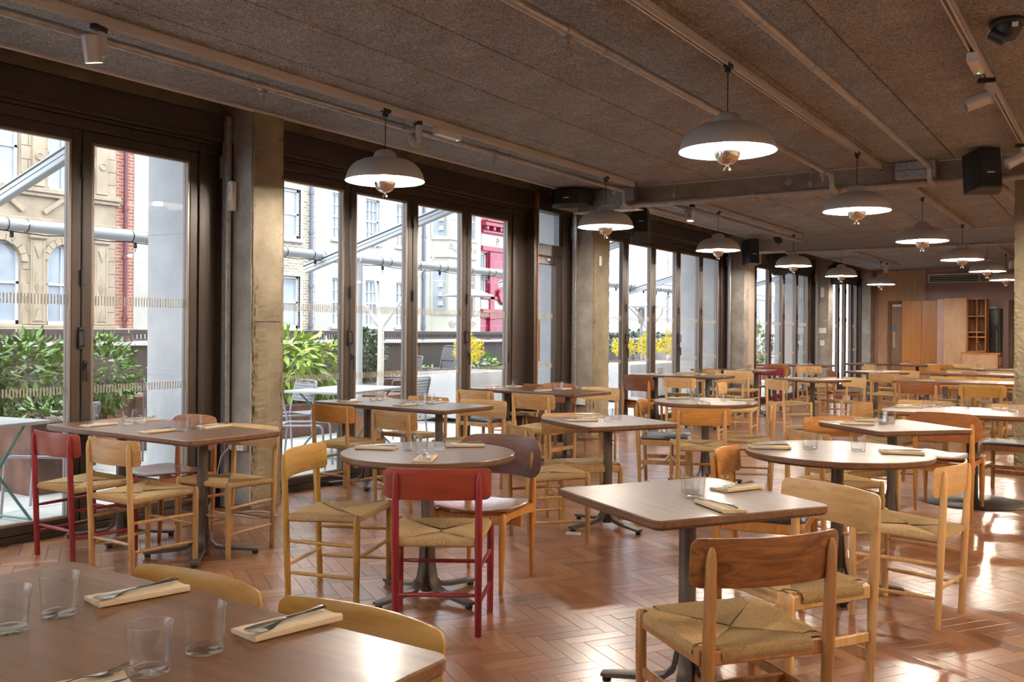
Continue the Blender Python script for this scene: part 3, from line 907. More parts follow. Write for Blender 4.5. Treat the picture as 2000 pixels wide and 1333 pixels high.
# ---------------------------------------------------------------- pendants
sh = MB()
outer = [(.018, .235), (.045, .232), (.068, .220), (.084, .198), (.090, .175), (.092, .168), (.125, .165), (.170, .155), (.215, .135), (.252, .103), (.278, .060), (.292, .012), (.294, 0.0)]
sh.lathe(outer, 48, cap=False)
shade_me = sh.mesh('shade')
inn = [(.291, .001), (.288, .013), (.273, .060), (.248, .100), (.211, .131), (.168, .150), (.090, .161), (.03, .163), (0, .163)]
shin_me = MB().lathe(inn, 48, cap=False).mesh('shade_lining')
bowl_me = MB().lathe([(.078, -.004), (.080, -.006), (.079, -.018), (.073, -.040), (.058, -.062), (.036, -.077), (.012, -.083), (0, -.084)], 36, cap=False).lathe([(.078, -.004), (.074, -.012), (.05, -.02), (0, -.02)], 36, cap=False).mesh('mirror_bowl')
bulb_me = MB().lathe([(0, -.015), (.030, -.012), (.034, .0), (.034, .055), (.026, .078), (.015, .09), (.015, .16), (0, .16)], 20).mesh('bulb')
nut = MB().lathe([(.009, -.080), (.011, -.084), (.011, -.094), (0, -.096)], 12)
for s in (-1, 1): nut.tube([(s * .006, 0, -.092), (s * .016, 0, -.104), (s * .022, 0, -.116), (s * .016, 0, -.120), (s * .008, 0, -.106)], .0045, 6, flat=.8)
nut_me = nut.mesh('wing_nut')


def pendant(x, y, lab, zr=2.485, lit=True, power=1.0):
    p = thing('pendant_lamp', lab, 'lamp', (x, y, zr), 0, 'grey dome pendant lamps')
    inst('shade', shade_me, M['shade'], p); inst('shade_lining', shin_me, M['shadein'], p)
    inst('mirror_bowl', bowl_me, M['chrome'], p); inst('wing_nut', nut_me, M['chrome'], p)
    inst('bulb', bulb_me, M['bulb_added'] if power > 1.2 else M['bulb'], p)
    top = CZ - .065 - zr
    k = round(top, 3)
    if k not in cord_me: cord_me[k] = MB().tube([(0, 0, .23), (0, 0, top)], .0035, 8).mesh('cord')
    inst('cord', cord_me[k], M['black'], p)
    if 'a' not in cord_me: cord_me['a'] = MB().cbox(-.02, -.045, -.03, .02, .045, .0, .004).cbox(-.014, -.02, -.06, .014, .02, -.03, .004).mesh('track_adapter')
    inst('track_adapter', cord_me['a'], M['black'], p, (0, 0, top + .03))
    return p


cord_me = {}
ordn = ['first', 'second', 'third', 'fourth', 'fifth', 'sixth']
for i, y in enumerate((5.24, 8.75, 12.0, 15.4, 18.5, 22.0)):
    pendant(TA, y, 'grey dome pendant with mirrored bowl, %s in the row along the windows' % ordn[i])
for i, y in enumerate((5.45, 8.72, 11.95, 15.2, 18.2, 21.2)):
    pendant(TB, y, 'grey dome pendant with mirrored bowl, %s in the inner row' % ordn[i], power=1.15)
# unseen pendants added as light sources, behind the viewpoint and on the inner side
for x, y, lab in ((TA, .6, 'window row, just behind the viewpoint'), (TB, .2, 'middle row, just behind the viewpoint'), (.9, 5.4, 'inner side, level with the near round table'), (.9, 8.7, 'inner side, before the interior pillar'),
                  (.9, 2.1, 'inner side, level with the foreground'), (.9, 13.0, 'inner side, beyond the interior pillar'), (.9, 17.0, 'inner side, beyond the painted beam'), (2.9, 3.6, 'along the inner wall, near end'),
                  (2.9, 7.4, 'along the inner wall, middle'), (2.9, 12.0, 'along the inner wall, past the concrete beam'), (2.9, 16.0, 'along the inner wall, far end'), (TB, -4.0, 'middle row, well behind the viewpoint')):
    pendant(x, y, 'unseen grey dome pendant added for light, ' + lab, power=1.5 if x > 0 else 1.1)

# ---------------------------------------------------------------- track spots and emergency boxes
spot_arm = MB().cbox(-.018, -.045, -.16, .018, .005, -.03, .003).mesh('driver_box')
spot_ad = MB().cbox(-.02, -.05, -.03, .02, .05, .0, .004).mesh('track_adapter')
can = MB().lathe([(0, .075), (.040, .075), (.046, .068), (.046, -.07), (.043, -.072), (.040, -.055), (0, -.05)], 28)
can_me = can.mesh('lamp_can')
lens_me = MB().lathe([(0, -.052), (.039, -.056), (.039, -.060), (0, -.058)], 24).mesh('lens')


def spotlight(x, y, tilt, pan, lab, lit=True, w=30):
    s = thing('track_spotlight', lab, 'spotlight', (x, y, CZ - .06), pan, 'white track spotlights')
    inst('track_adapter', spot_ad, M['black'], s); inst('driver_box', spot_arm, M['track'], s)
    c = inst('lamp_can', can_me, M['track'], s, (.0, .055, -.14)); c.rotation_euler = (tilt, 0, 0)
    inst('lens', lens_me, M['spotface'] if lit else M['zinc'], c)
    if lit:
        ld = bpy.data.lights.new('spot_light', 'SPOT'); ld.energy = w; ld.color = (1, .86, .66); ld.spot_size = R(62); ld.spot_blend = .6; ld.shadow_soft_size = .035
        lo = bpy.data.objects.new('spot_light', ld); COL.objects.link(lo); lo.parent = c; lo.location = (0, 0, -.075)
    return s


spotlight(TA, 2.93, R(-14), R(200), 'lit white track spotlight at the upper corner above the first window')
spotlight(TA, 5.62, R(-60), R(60), 'unlit white track spotlight beside the first window pendant', False)
spotlight(TCX, 6.55, R(70), R(110), 'unlit white track spotlight beside the ceiling camera', False)
spotlight(TCX, 8.95, R(60), R(110), 'white track spotlight above the beige interior pillar', False)
spotlight(TA, 11.1, R(5), R(180), 'small lit track spotlight just beyond the concrete beam', True, 25)
spotlight(TA, 22.6, R(10), R(20), 'small lit track spotlight beside the last window pendant', True, 25)
spotlight(TB, 22.3, R(10), R(20), 'small lit track spotlight beside the last inner pendant', True, 25)


def embox(x, y, lab):
    e = thing('emergency_light', lab, 'emergency light', (x, y, CZ - .06), 0, 'white emergency light boxes on the tracks')
    MB().cbox(-.03, -.16, -.055, .03, .16, 0, .004).build('body', M['whitemetal'], e)
    MB().lathe([(0, -.057), (.007, -.057), (.007, -.054), (0, -.054)], 10, (0, .13, 0)).build('indicator', M['led'], e)


embox(TA, 6.0, 'white emergency box with green indicator beside first window pendant')
embox(TCX, 6.05, 'white emergency box with green indicator on the inner track')
embox(TA, 14.7, 'white emergency box with green indicator before the painted beam')

# ---------------------------------------------------------------- speakers, camera, detectors


def speaker(loc, rx, rz, w, h, d, lab, to=None):
    s = thing('loudspeaker', lab, 'loudspeaker', loc, rz, 'black wall loudspeakers')
    s.rotation_euler = (rx, 0, rz)
    out = [(-w / 2, 0), (-w / 2 + .02, -d * .55), (-w * .30, -d), (w * .30, -d), (w / 2 - .02, -d * .55), (w / 2, 0)]
    rings = [[(x * .985, y * .985, -h / 2 - .001) for x, y in out], [(x, y, -h / 2 + .012) for x, y in out], [(x, y, h / 2 - .012) for x, y in out], [(x * .985, y * .985, h / 2 + .001) for x, y in out]]
    MB().loft(rings, True, True, False).build('cabinet', M['black'], s)
    MB().cbox(-w * .29, -d - .006, -h / 2 + .015, w * .29, -d + .001, h / 2 - .015, .004).build('grille', flat('grille_cloth', (.022, .022, .024), .75, bump=.4, bscale=600), s)
    MB().box(-.035, -d - .0075, -h * .12 - .007, .03, -d - .006, -h * .12 + .006).build('maker_badge', M['white'], s)
    MB().cbox(-.03, .0, -.05, .03, .06, .05, .004).build('bracket', M['blackmetal'], s)
    if to:
        inv = (Matrix.Translation(loc) @ Matrix.Rotation(rz, 4, 'Z') @ Matrix.Rotation(rx, 4, 'X')).inverted()
        e = inv @ Vector(to)
        MB().tube([(0, .03, 0), tuple(e)], .012, 8).build('arm', M['blackmetal'], s)
    return s


speaker((-1.12, 9.42, 2.83), R(-8), R(28), .30, .36, .24, 'black loudspeaker hung on the concrete beam near the interior pillar', (-1.12, 9.81, 2.95))
speaker((-5.45, 9.55, 2.93), R(-6), R(8), .50, .18, .22, 'wide black loudspeaker under the ceiling above the glazed door', (-5.45, 9.81, 2.95))
speaker((-5.25, 10.95, 2.70), R(-32), R(28), .26, .42, .24, 'black loudspeaker tilted down beside the second pillar', (-5.60, 10.70, 2.72))
speaker((-5.40, 15.55, 2.74), R(-6), R(40), .26, .42, .24, 'black loudspeaker high on the third pillar', (-5.60, 15.85, 2.76))
speaker((-5.45, 17.12, 2.62), R(-30), R(60), .30, .40, .26, 'black loudspeaker tilted down beyond the beige casing', (-5.45, 16.88, 2.90))
speaker((-5.4, 21.2, 2.66), R(-20), R(40), .26, .42, .24, 'black loudspeaker high on the fourth pillar', (-5.60, 21.38, 2.68))
cc = thing('ceiling_camera', 'black dome security camera on the ceiling boards', 'camera', (-.54, 5.6, CZ))
MB().lathe([(0, 0), (.085, 0), (.088, -.008), (.088, -.022), (.080, -.034), (0, -.034)], 32).build('mount', M['black'], cc)
b_ = MB().lathe([(.072, -.03), (.070, -.05), (.052, -.088), (.045, -.10), (0, -.10)], 28); b_.build('body', M['black'], cc)
MB().lathe([(0, .05), (.038, .05), (.040, -.03), (.034, -.033), (0, -.02)], 24).xf(Matrix.Translation((-.03, -.02, -.085)) @ Matrix.Rotation(R(-55), 4, 'Y')).build('lens_barrel', M['black'], cc)
MB().box(.03, -.0775, -.06, .06, -.0765, -.035).build('sticker', M['white'], cc)
cc = thing('ceiling_camera', 'small black dome camera at the left end of the painted beam', 'camera', (-5.1, 16.2, CZ))
MB().lathe([(0, 0), (.09, 0), (.09, -.02), (.07, -.04), (.055, -.1), (0, -.125)], 24).build('body', M['black'], cc)
cc = thing('smoke_detector', 'white round smoke detector on the last bay ceiling', 'detector', (-3.2, 17.8, CZ))
MB().lathe([(0, 0), (.06, 0), (.06, -.02), (.045, -.045), (0, -.05)], 24).build('body', M['white'], cc)
sn = thing('motion_sensor', 'white motion sensor fixed high beside the first pillar', 'sensor', (-5.79, 4.84, 2.41))
MB().cbox(-.045, -.055, -.115, .03, 0, .115, .008).build('body', M['white'], sn)
for z in (.05, -.07): MB().cbox(-.03, -.060, z - .03, .015, -.054, z + .03, .003).build('lens', flat('frosted', (.6, .6, .58), .3), sn)
sn = thing('motion_sensor', 'white motion sensor on the fourth pillar far off', 'sensor', (-5.7, 21.36, 2.3))
MB().cbox(-.045, -.055, -.115, .03, 0, .115, .008).build('body', M['white'], sn)
tg = thing('paper_tag', 'small white paper tag hanging on the second pillar', 'tag', (-5.575, 10.47, 2.28))
MB().box(-.002, -.03, -.06, .002, .03, .06).build('card', M['white'], tg)
# steel conduits by the pillars
for i, (y, lab) in enumerate(((4.82, 'grey steel conduit channel rising beside the first pillar'), (10.29, 'grey steel conduit channel rising beside the second pillar'), (15.79, 'grey steel conduit channel rising beside the third pillar'), (21.33, 'grey steel conduit channel rising beside the fourth pillar'))):
    c_ = thing('conduit', lab, 'conduit', (-5.83, y, 0), 0, 'steel conduits beside the pillars')
    MB().cbox(-.028, -.045, 0, .028, .0, 3.03, .003).build('channel', M['zinc'], c_)
    MB().cbox(-.05, -.05, 2.55, .035, -.046, 2.72, .002).build('bracket', M['zinc'], c_)


def socket(x, y, z, lab, plug=False):
    s = thing('wall_socket', lab, 'socket', (x, y, z), 0, 'white double wall sockets')
    MB().cbox(-.075, -.045, -.045, .075, 0, .045, .003).build('box', M['zinc'], s)
    MB().cbox(-.073, -.050, -.043, .073, -.044, .043, .003).build('face_plate', M['white'], s)
    for k in (-1, 1):
        MB().cbox(k * .02 - .011, -.056, .008, k * .02 + .011, -.049, .034, .002).build('switch', M['white'], s)
        for dx, dz in ((-.011, -.018), (.011, -.018), (0, .0)): MB().box(k * .048 + dx - .003, -.0515, dz - .004, k * .048 + dx + .003, -.0495, dz + .004).build('pin_hole', M['black'], s)
    if plug: MB().cbox(-.06, -.075, -.03, -.025, -.05, -.002, .004).build('plug', M['cable'], s)


socket(-5.70, 4.845, .49, 'white double socket low on the first pillar', True)
socket(-5.72, 10.30, .50, 'white double socket low on the second pillar')
cb = thing('power_cable', 'grey cable looping on the floor by the first pillar', 'cable', (0, 0, 0))
loop = [(-5.74, 4.76, .47), (-5.78, 4.72, .40), (-5.85, 4.72, .18), (-5.88, 4.70, .03)]
loop += [(-5.80, 4.62, .006), (-5.62, 4.60, .006), (-5.40, 4.62, .006)]
loop += [(-5.35 + .16 * math.cos(a), 4.72 + .10 * math.sin(a), .007) for a in [-PI / 2 + k * PI / 6 for k in range(13)]]
MB().tube(loop, .0045, 8).build('cord', M['cable'], cb)
sw = thing('wall_switch', 'pair of white switch plates on the fourth pillar', 'switch', (-5.7, 21.355, 1.1))
MB().cbox(-.09, -.03, .28, .07, 0, .40, .004).cbox(-.06, -.03, .0, .04, 0, .12, .004).build('plates', M['white'], sw)

# ---------------------------------------------------------------- chairs: parts as shared meshes
def weave(mb, wf, wb, d, zf, zb, rr=.017, nf=66, ns=58, sag=.012, m=0.0, y0=0.0):
    """cord seat woven in four triangles that meet near the middle; every cord is a raised strand wrapped over its rail"""
    RL, RR_, FR, FL = Vector((-wb / 2, y0, zb)), Vector((wb / 2, y0, zb)), Vector((wf / 2, y0 + d, zf)), Vector((-wf / 2, y0 + d, zf))
    Mid = Vector((0, y0 + d * .5, (zf + zb) / 2 + rr - sag))
    for A, B, n in ((FL, FR, nf), (RR_, RL, nf - 6), (FR, RR_, ns), (RL, FL, ns)):
        e = (B - A).normalized(); nrm = Vector((e.y, -e.x, 0)).normalized()
        mid = (A + B) / 2
        if (mid + nrm * .1 - Mid).length < (mid - Mid).length: nrm = -nrm
        h = (B - A).length * (1 - 2 * m) / n / 2
        for i in range(n):
            t = m + (1 - 2 * m) * (i + .5) / n
            P = A.lerp(B, t)
            f = 2 * t if t < .5 else 2 * (1 - t)
            C0 = A if t < .5 else B
            Q = C0 + (Mid - C0) * f
            Q.z = P.z + rr - sag * f
            up = Vector((0, 0, 1)); jit = rw.uniform(-.0006, .0010)
            path = [(P - up * rr, -up), (P + nrm * rr * .8 - up * rr * .6, nrm), (P + nrm * rr + up * .002, nrm), (P + nrm * rr * .6 + up * rr * .86, (nrm + up).normalized()), (P - nrm * rr * .2 + up * (rr + jit), up), (P.lerp(Q, .55) + up * (rr * .45 - sag * f * .1 + jit), up), (Q + up * (jit), up)]
            path[5] = (Vector((P.x * .45 + Q.x * .55, P.y * .45 + Q.y * .55, P.z + rr - sag * f * .62 + jit)), up)
            v = []
            for p, u in path:
                v += [p - e * h, p + u * min(.0026, h * .8), p + e * h]
            fs = []
            for k in range(len(path) - 1):
                o = k * 3
                fs += [(o, o + 3, o + 4, o + 1), (o + 1, o + 4, o + 5, o + 2)]
            mb.add(v, fs, True)
    # dense underlay so that nothing shows between strands
    v = [RL + Vector((0, 0, rr - .004)), RR_ + Vector((0, 0, rr - .004)), FR + Vector((0, 0, rr - .004)), FL + Vector((0, 0, rr - .004)), Mid + Vector((0, 0, -.004))]
    mb.add(v, [(0, 1, 4), (1, 2, 4), (2, 3, 4), (3, 0, 4)])
    return mb


rw = random.Random(5)


def back_board(w, h, zc, ye, bulge, th=.013, lean=.10, rc=.03, arch=.0, nv=6, rx=None):
    """bent board: ends forward, middle set back, rounded corners"""
    rx = rx or rc
    us = []
    n_in = 12
    x1 = w / 2 - rx
    for k in range(n_in + 1): us.append(-x1 + 2 * x1 * k / n_in)
    ends = [x1 + rx * math.sin(PI / 2 * k / 5) for k in range(1, 6)]
    us = [-e for e in ends[::-1]] + us + ends
    nx = len(us) - 1
    sides = []
    for side in (1, -1):
        g = []
        for x in us:
            u = x / (w / 2); au = abs(u)
            t = max(0, abs(x) - x1) / rx
            hh = h / 2 - rc + rc * math.sqrt(max(0, 1 - t * t)) if t < 1 else h / 2 - rc
            yc = ye - bulge * (1 - u * u)
            row = []
            for j in range(nv + 1):
                q = -1 + 2 * j / nv
                z = q * hh + arch * (1 - u * u)
                thk = th / 2 * (1 - .5 * max(abs(q) ** 8, t ** 4))
                row.append((x, yc + side * thk - lean * z, zc + z))
            g.append(row)
        sides.append(g)
    mb = MB(); v = []; f = []
    for g in sides:
        for row in g: v += row
    n1 = (nx + 1) * (nv + 1); I = lambda s, i, j: s * n1 + i * (nv + 1) + j
    for s in (0, 1):
        for i in range(nx):
            for j in range(nv): f.append((I(s, i, j), I(s, i + 1, j), I(s, i + 1, j + 1), I(s, i, j + 1)))
    for i in range(nx):
        for j in (0, nv): f.append((I(0, i, j), I(0, i + 1, j), I(1, i + 1, j), I(1, i, j)))
    for j in range(nv):
        for i in (0, nx): f.append((I(0, i, j), I(0, i, j + 1), I(1, i, j + 1), I(1, i, j)))
    mb.add(v, f, True)
    return mb


def leg_tube(p0, p1, r0, rm, r1, n=12):
    p0, p1 = Vector(p0), Vector(p1)
    L = (p1 - p0)
    ts = (0, .004, .35, .6, .93, .975, 1.0)
    rs = (r0 * .9, r0, (r0 + rm) / 2, rm, (rm + r1) / 2, r1 * .95, r1 * .45)
    return MB().tube([p0 + L * t for t in ts], rs, n)


def rod(a, b, r):
    a, b = Vector(a), Vector(b)
    return MB().tube([a.lerp(b, t) for t in (0, .12, .5, .88, 1)], [r * .72, r, r * 1.08, r, r * .72], 8)


CH = {}
# J: shaker style, round posts and rods, cord seat, curved back
pw, fw, dp = .375, .445, .385
parts = []
for s in (-1, 1):
    parts.append(('leg', leg_tube((s * pw / 2, 0, 0), (s * pw / 2, -.030, .742), .0155, .0175, .0135).mesh('rear_leg'), 'leg'))
    parts.append(('leg', leg_tube((s * fw / 2, dp, 0), (s * fw / 2, dp, .462), .0155, .0175, .016).mesh('front_leg'), 'leg'))
    for z in (.305, .145):
        parts.append(('stretcher', rod((s * pw / 2, .0, z), (s * fw / 2, dp, z), .0095).mesh('side_stretcher'), 'leg'))
parts.append(('stretcher', rod((-pw / 2, 0, .185), (pw / 2, 0, .185), .0095).mesh('rear_stretcher'), 'leg'))
parts.append(('stretcher', rod((-fw / 2, dp, .245), (fw / 2, dp, .245), .0095).mesh('front_stretcher'), 'leg'))
parts.append(('seat', weave(MB(), fw - .02, pw - .02, dp, .438, .420).mesh('cord_seat'), 'seat'))
parts.append(('seat_rail', rod((-pw / 2, -.004, .420), (pw / 2, -.004, .420), .012).mesh('rear_rail'), 'leg'))
parts.append(('backrest', back_board(.485, .142, .690, .006, .052, lean=.06, rc=.026).mesh('curved_back'), 'back'))
sc = MB()
for s in (-1, 1):
    for z in (.668, .715): sc.lathe([(0, 0), (.0055, 0), (.0055, .002), (0, .002)], 10).xf(Matrix.Translation((s * .187, .003 - .06 * (z - .69), z)) @ Matrix.Rotation(-PI / 2, 4, 'X'), len(sc.v) - 40)
parts.append(('peg', sc.mesh('pegs'), 'back'))
CH['J'] = parts

# B: broad back board, squared rails, flat stretchers, cord seat with bare rail ends
pw, fw, dp = .425, .44, .40
parts = []
for s in (-1, 1):
    parts.append(('leg', leg_tube((s * pw / 2, -.01, 0), (s * pw / 2, -.045, .742), .0155, .0205, .014).mesh('rear_leg'), 'leg'))
    parts.append(('leg', leg_tube((s * fw / 2, dp, 0), (s * fw / 2, dp, .435), .0145, .0185, .018).mesh('front_leg'), 'leg'))
    parts.append(('rail', MB().cbox(s * .215 - .012, .0, .372, s * .215 + .012, dp, .425, .004).mesh('side_rail'), 'leg'))
    parts.append(('stretcher', MB().cbox(s * .215 - .008, .0, .205, s * .215 + .008, dp, .243, .004).mesh('side_stretcher'), 'leg'))
parts.append(('rail', MB().cbox(-.205, -.022, .378, .205, .004, .422, .004).mesh('rear_rail'), 'leg'))
parts.append(('rail', MB().cbox(-.215, dp - .012, .385, .215, dp + .014, .432, .004).mesh('front_rail'), 'leg'))
parts.append(('stretcher', MB().cbox(-.205, -.02, .135, .205, -.004, .172, .004).mesh('rear_stretcher'), 'leg'))
parts.append(('stretcher', MB().cbox(-.21, dp * .5 - .009, .21, .21, dp * .5 + .009, .24, .004).mesh('cross_stretcher'), 'leg'))
parts.append(('seat', weave(MB(), .43, .41, dp - .01, .415, .405, rr=.026, nf=64, ns=56, sag=.022, m=.10).mesh('cord_seat'), 'seat'))
parts.append(('backrest', back_board(.525, .152, .690, -.004, .060, lean=.10, rc=.030, th=.016).mesh('broad_back'), 'back'))
CH['B'] = parts

# S: plywood shell back and seat on turned legs
pw, fw, dp = .40, .42, .39
parts = []
for s in (-1, 1):
    parts.append(('leg', leg_tube((s * pw / 2, -.02, 0), (s * pw / 2, -.035, .70), .011, .0205, .014).mesh('rear_leg'), 'leg'))
    parts.append(('leg', leg_tube((s * fw / 2, dp, 0), (s * fw / 2, dp - .02, .415), .011, .0195, .018).mesh('front_leg'), 'leg'))
    r_ = MB().loft([[(s * .205 - .010, y, z0), (s * .205 + .010, y, z0), (s * .205 + .010, y, z1), (s * .205 - .010, y, z1)] for y, z0, z1 in ((-.02, .358, .412), (.08, .372, .412), (.28, .372, .408), (dp, .35, .405))], True, True, False)
    parts.append(('rail', r_.mesh('side_rail'), 'leg'))
parts.append(('rail', MB().cbox(-.2, .10, .300, .2, .118, .372, .004).mesh('cross_rail'), 'leg'))
parts.append(('rail', MB().cbox(-.2, dp - .04, .352, .2, dp - .02, .40, .004).mesh('front_rail'), 'leg'))
st = MB(); rings = []
for k, (dz, ins) in enumerate(((0, .004), (.005, 0), (.012, .004))):
    ring = []
    for a in range(44):
        t = 2 * PI * a / 44
        cx, cy = math.cos(t), math.sin(t)
        px = (.235 - ins) * math.copysign(abs(cx) ** .45, cx) * (1 + .05 * cy); py = .20 + (.215 - ins) * math.copysign(abs(cy) ** .5, cy)
        ring.append((px, py, .412 + dz + .030 * (px / .235) ** 2 - .014 * (1 - ((py - .2) / .215) ** 2) + (.012 if py > .3 else 0) * 0))
    rings.append(ring)
st.loft(rings, False, False)
for rg, fl in ((rings[0], True), (rings[-1], False)):
    c0 = (0, .20, rg[0][2] * 0 + .412 - .014 + (.012 if not fl else 0))
    st.add(rg + [((p[0]) * .5, .2 + (p[1] - .2) * .5, c0[2] + .030 * (p[0] * .5 / .235) ** 2 + .0035) for p in rg] + [c0], [(i, (i + 1) % 44, 44 + (i + 1) % 44, 44 + i) for i in range(44)] + [(44 + i, 44 + (i + 1) % 44, 88) for i in range(44)], True)
parts.append(('seat', st.mesh('ply_seat'), 'seat'))
parts.append(('backrest', back_board(.535, .225, .655, .004, .072, lean=.14, rc=.085, rx=.085, th=.011, arch=.014).mesh('shell_back'), 'back'))
CH['S'] = parts

# K: oak frame with a black leather pad
parts = [p for p in CH['B'] if p[0] not in ('seat', 'backrest')]
pad = MB(); rings = []
for ins, z in ((.012, .424), (.0, .432), (.0, .441), (.014, .451), (.06, .456), (.14, .450)):
    rings.append([(x, y, z) for x, y in rrect(-.235 + ins, -.01 + ins, .235 - ins, .41 - ins, .05, 5)])
pad.loft(rings, True, True)
parts.append(('seat', pad.mesh('seat_pad'), 'seat'))
parts.append(('backrest', back_board(.50, .145, .685, -.004, .056, lean=.10, rc=.03, th=.015).mesh('oak_back'), 'back'))
CH['K'] = parts
GROUP = {'J': 'shaker style cord seat chairs', 'B': 'broad back cord seat chairs', 'S': 'plywood shell chairs', 'K': 'leather pad chairs'}


def chair(kind, x, y, face, leg, label, back=None, seat=None, scale=1.0):
    c = thing('dining_chair', label, 'chair', (x, y, 0), R(face - 90), GROUP[kind])
    if scale != 1.0: c.scale = (scale, scale, scale)
    for nm, me, role in CH[kind]:
        if role == 'leg': mt_ = M[leg + '_leg']
        elif role == 'back': mt_ = M[(back or leg) + '_back']
        else: mt_ = M[seat or {'J': 'cord', 'B': 'cord', 'S': 'seatply', 'K': 'leather'}[kind]]
        inst(nm, me, mt_, c)
    return c


# foreground
chair('J', -1.93, 1.50, -90, 'yellow', 'yellow oak chair back beyond the foreground table, the one nearer the windows')
chair('J', -1.40, 1.515, -90, 'yellow', 'yellow oak chair back beyond the foreground table, the one nearer the red chair')
# first window table
chair('J', -5.32, 3.13, 90, 'red', 'red painted chair with cord seat at the first window table', 'rust')
chair('J', -4.735, 3.12, 90, 'oak', 'oak chair with cord seat next to the red one at the first window table')
chair('S', -5.375, 4.14, -92, 'teak', 'brown plywood shell chair between first window table and the glass', 'teak')
chair('J', -4.70, 4.08, -88, 'oak', 'oak chair with pale curved back between first window table and concrete pillar', 'pale')
# second window table
chair('J', -5.45, 5.58, 90, 'oak', 'dark backed oak cord seat chair behind the first pillar at second window table', 'amber')
chair('J', -4.68, 5.45, 86, 'oak', 'oak cord seat chair at second window table, behind the near round table')
chair('J', -5.42, 6.80, -90, 'oak', 'oak chair on the terrace side of second window table, nearer the glass')
chair('B', -4.75, 6.72, -92, 'oak', 'oak chair on the terrace side of second window table, nearer the round table', 'pale')
# third window table
chair('K', -5.70, 7.95, 86, 'oak', 'oak chair with dark leather pad at the third window table')
chair('B', -4.86, 7.75, 86, 'oak', 'oak cord seat chair with squared rails at the third window table', 'oak')
chair('S', -5.45, 9.2, -90, 'teak', 'brown shell back chair between third window table and glazed door', 'teak')
chair('J', -6.0 + .12, 9.2, -85, 'amber', 'amber oak chair half hidden behind the third window table')
chair('J', -4.86, 9.15, -92, 'oak', 'pale backed chair at third window table beside the second pillar', 'pale')
# near round table
chair('J', -2.588, 3.32, 122, 'red', 'red painted chair with cord seat in front of the near round table', 'rust')
chair('J', -3.61, 3.50, 20, 'yellow', 'yellow oak cord seat chair at near round table, pegs showing on the back')
chair('S', -2.99, 4.40, -82, 'amber', 'dark walnut shell back chair beyond the near round table', 'brown', 'seatply')
# square table behind it
chair('J', -3.335, 5.17, 52, 'oak', 'oak cord seat chair between the near round table and the middle square table')
chair('B', -3.43, 6.07, -45, 'oak', 'oak chair tucked behind the middle square table', 'oak')
# near square table
chair('B', -.925, 2.825, 142, 'aged', 'aged oak chair with cord seat, largest at the bottom right', 'agedback')
chair('B', -1.00, 3.82, -120, 'pale', 'pale oak chair with rope seat at the near square table', 'pale')
# round table at right
chair('K', -1.76, 4.80, 8, 'amber', 'orange oak chair with black leather pad, left of the right hand round table', 'amber')
chair('J', -.70, 4.90, 172, 'pale', 'pale cord seat chair standing free on the open floor at right', 'pale', 'cordpale')
chair('J', -1.68, 5.95, 50, 'oak', 'oak cord seat chair between the right hand round table and the square table')
# square table beyond
chair('B', -1.78, 7.00, -38, 'oak', 'oak chair with worn back behind the right hand square table', 'amber')
# disc base table
chair('S', -1.165, 7.83, 88, 'amber', 'brown shell back chair in front of the disc base table', 'teak', 'seatply')
chair('J', -1.95, 8.60, -8, 'oak', 'oak cord seat chair at the left end of the disc base table')
chair('J', -1.55, 9.32, -90, 'oak', 'oak chair beyond the disc base table')
chair('K', -.78, 9.32, -95, 'aged', 'oak chair with black leather pad beside the interior pillar', 'oak')
# middle round table
chair('K', -3.66, 7.75, 18, 'oak', 'oak chair with dark pad at the left of the middle round table', 'amber')
chair('J', -2.90, 7.22, 116, 'oak', 'oak cord seat chair in front of the middle round table', 'amber')
chair('J', -2.64, 8.18, 200, 'oak', 'pale backed cord seat chair at the right of the middle round table', 'pale', 'cord')
# fourth window table
chair('S', -5.72, 11.85, 90, 'amber', 'dark brown shell back chair just past the second pillar', 'brown')
chair('J', -5.08, 11.85, 88, 'pale', 'pale oak cord seat chair beside the dark shell chair past second pillar')
chair('J', -4.95, 13.45, -90, 'pale', 'pale oak chair on the far side of the fourth window table')
chair('J', -5.6, 13.5, -90, 'oak', 'oak chair on the far side of fourth window table, nearer the glass')
# fifth window table
chair('J', -5.30, 14.75, 90, 'pale', 'pale oak cord seat chair at the fifth window table')
chair('J', -5.85, 14.8, 90, 'oak', 'oak chair at the fifth window table, nearer the glass')
chair('J', -5.30, 16.42, -90, 'red', 'red painted chair far off beyond the third pillar', 'red')
# middle distance square table
chair('J', -3.90, 12.35, 52, 'pale', 'pale oak cord seat chair at the left of the distant square table')
chair('J', -3.18, 13.55, -128, 'pale', 'pale backed chair at the right of the distant square table')
chair('J', -4.15, 11.0, 10, 'pale', 'pale oak chair standing between middle round table and distant square table')
# sixth window table and beyond
chair('S', -5.6, 17.75, 90, 'oak', 'small brown shell chair far down the window side', 'teak')
chair('J', -5.0, 17.75, 90, 'pale', 'small pale chair far down the window side')
chair('J', -4.75, 17.0, 30, 'pale', 'distant pale oak chair left of the far square table')
chair('S', -4.02, 15.65, 30, 'teak', 'distant brown shell chair at the far square table', 'teak')
chair('J', -3.05, 16.75, -125, 'pale', 'distant pale chair at the right of the far square table')
chair('J', -3.15, 15.3, 80, 'oak', 'distant oak chair before the far square table')
chair('J', -4.3, 19.6, 40, 'pale', 'farthest pale chair by the last square table')
chair('S', -3.05, 20.0, 110, 'oak', 'farthest shell chair before the orange cupboard', 'amber')
chair('J', -2.85, 21.3, -120, 'pale', 'farthest white backed chair before the orange cupboard')
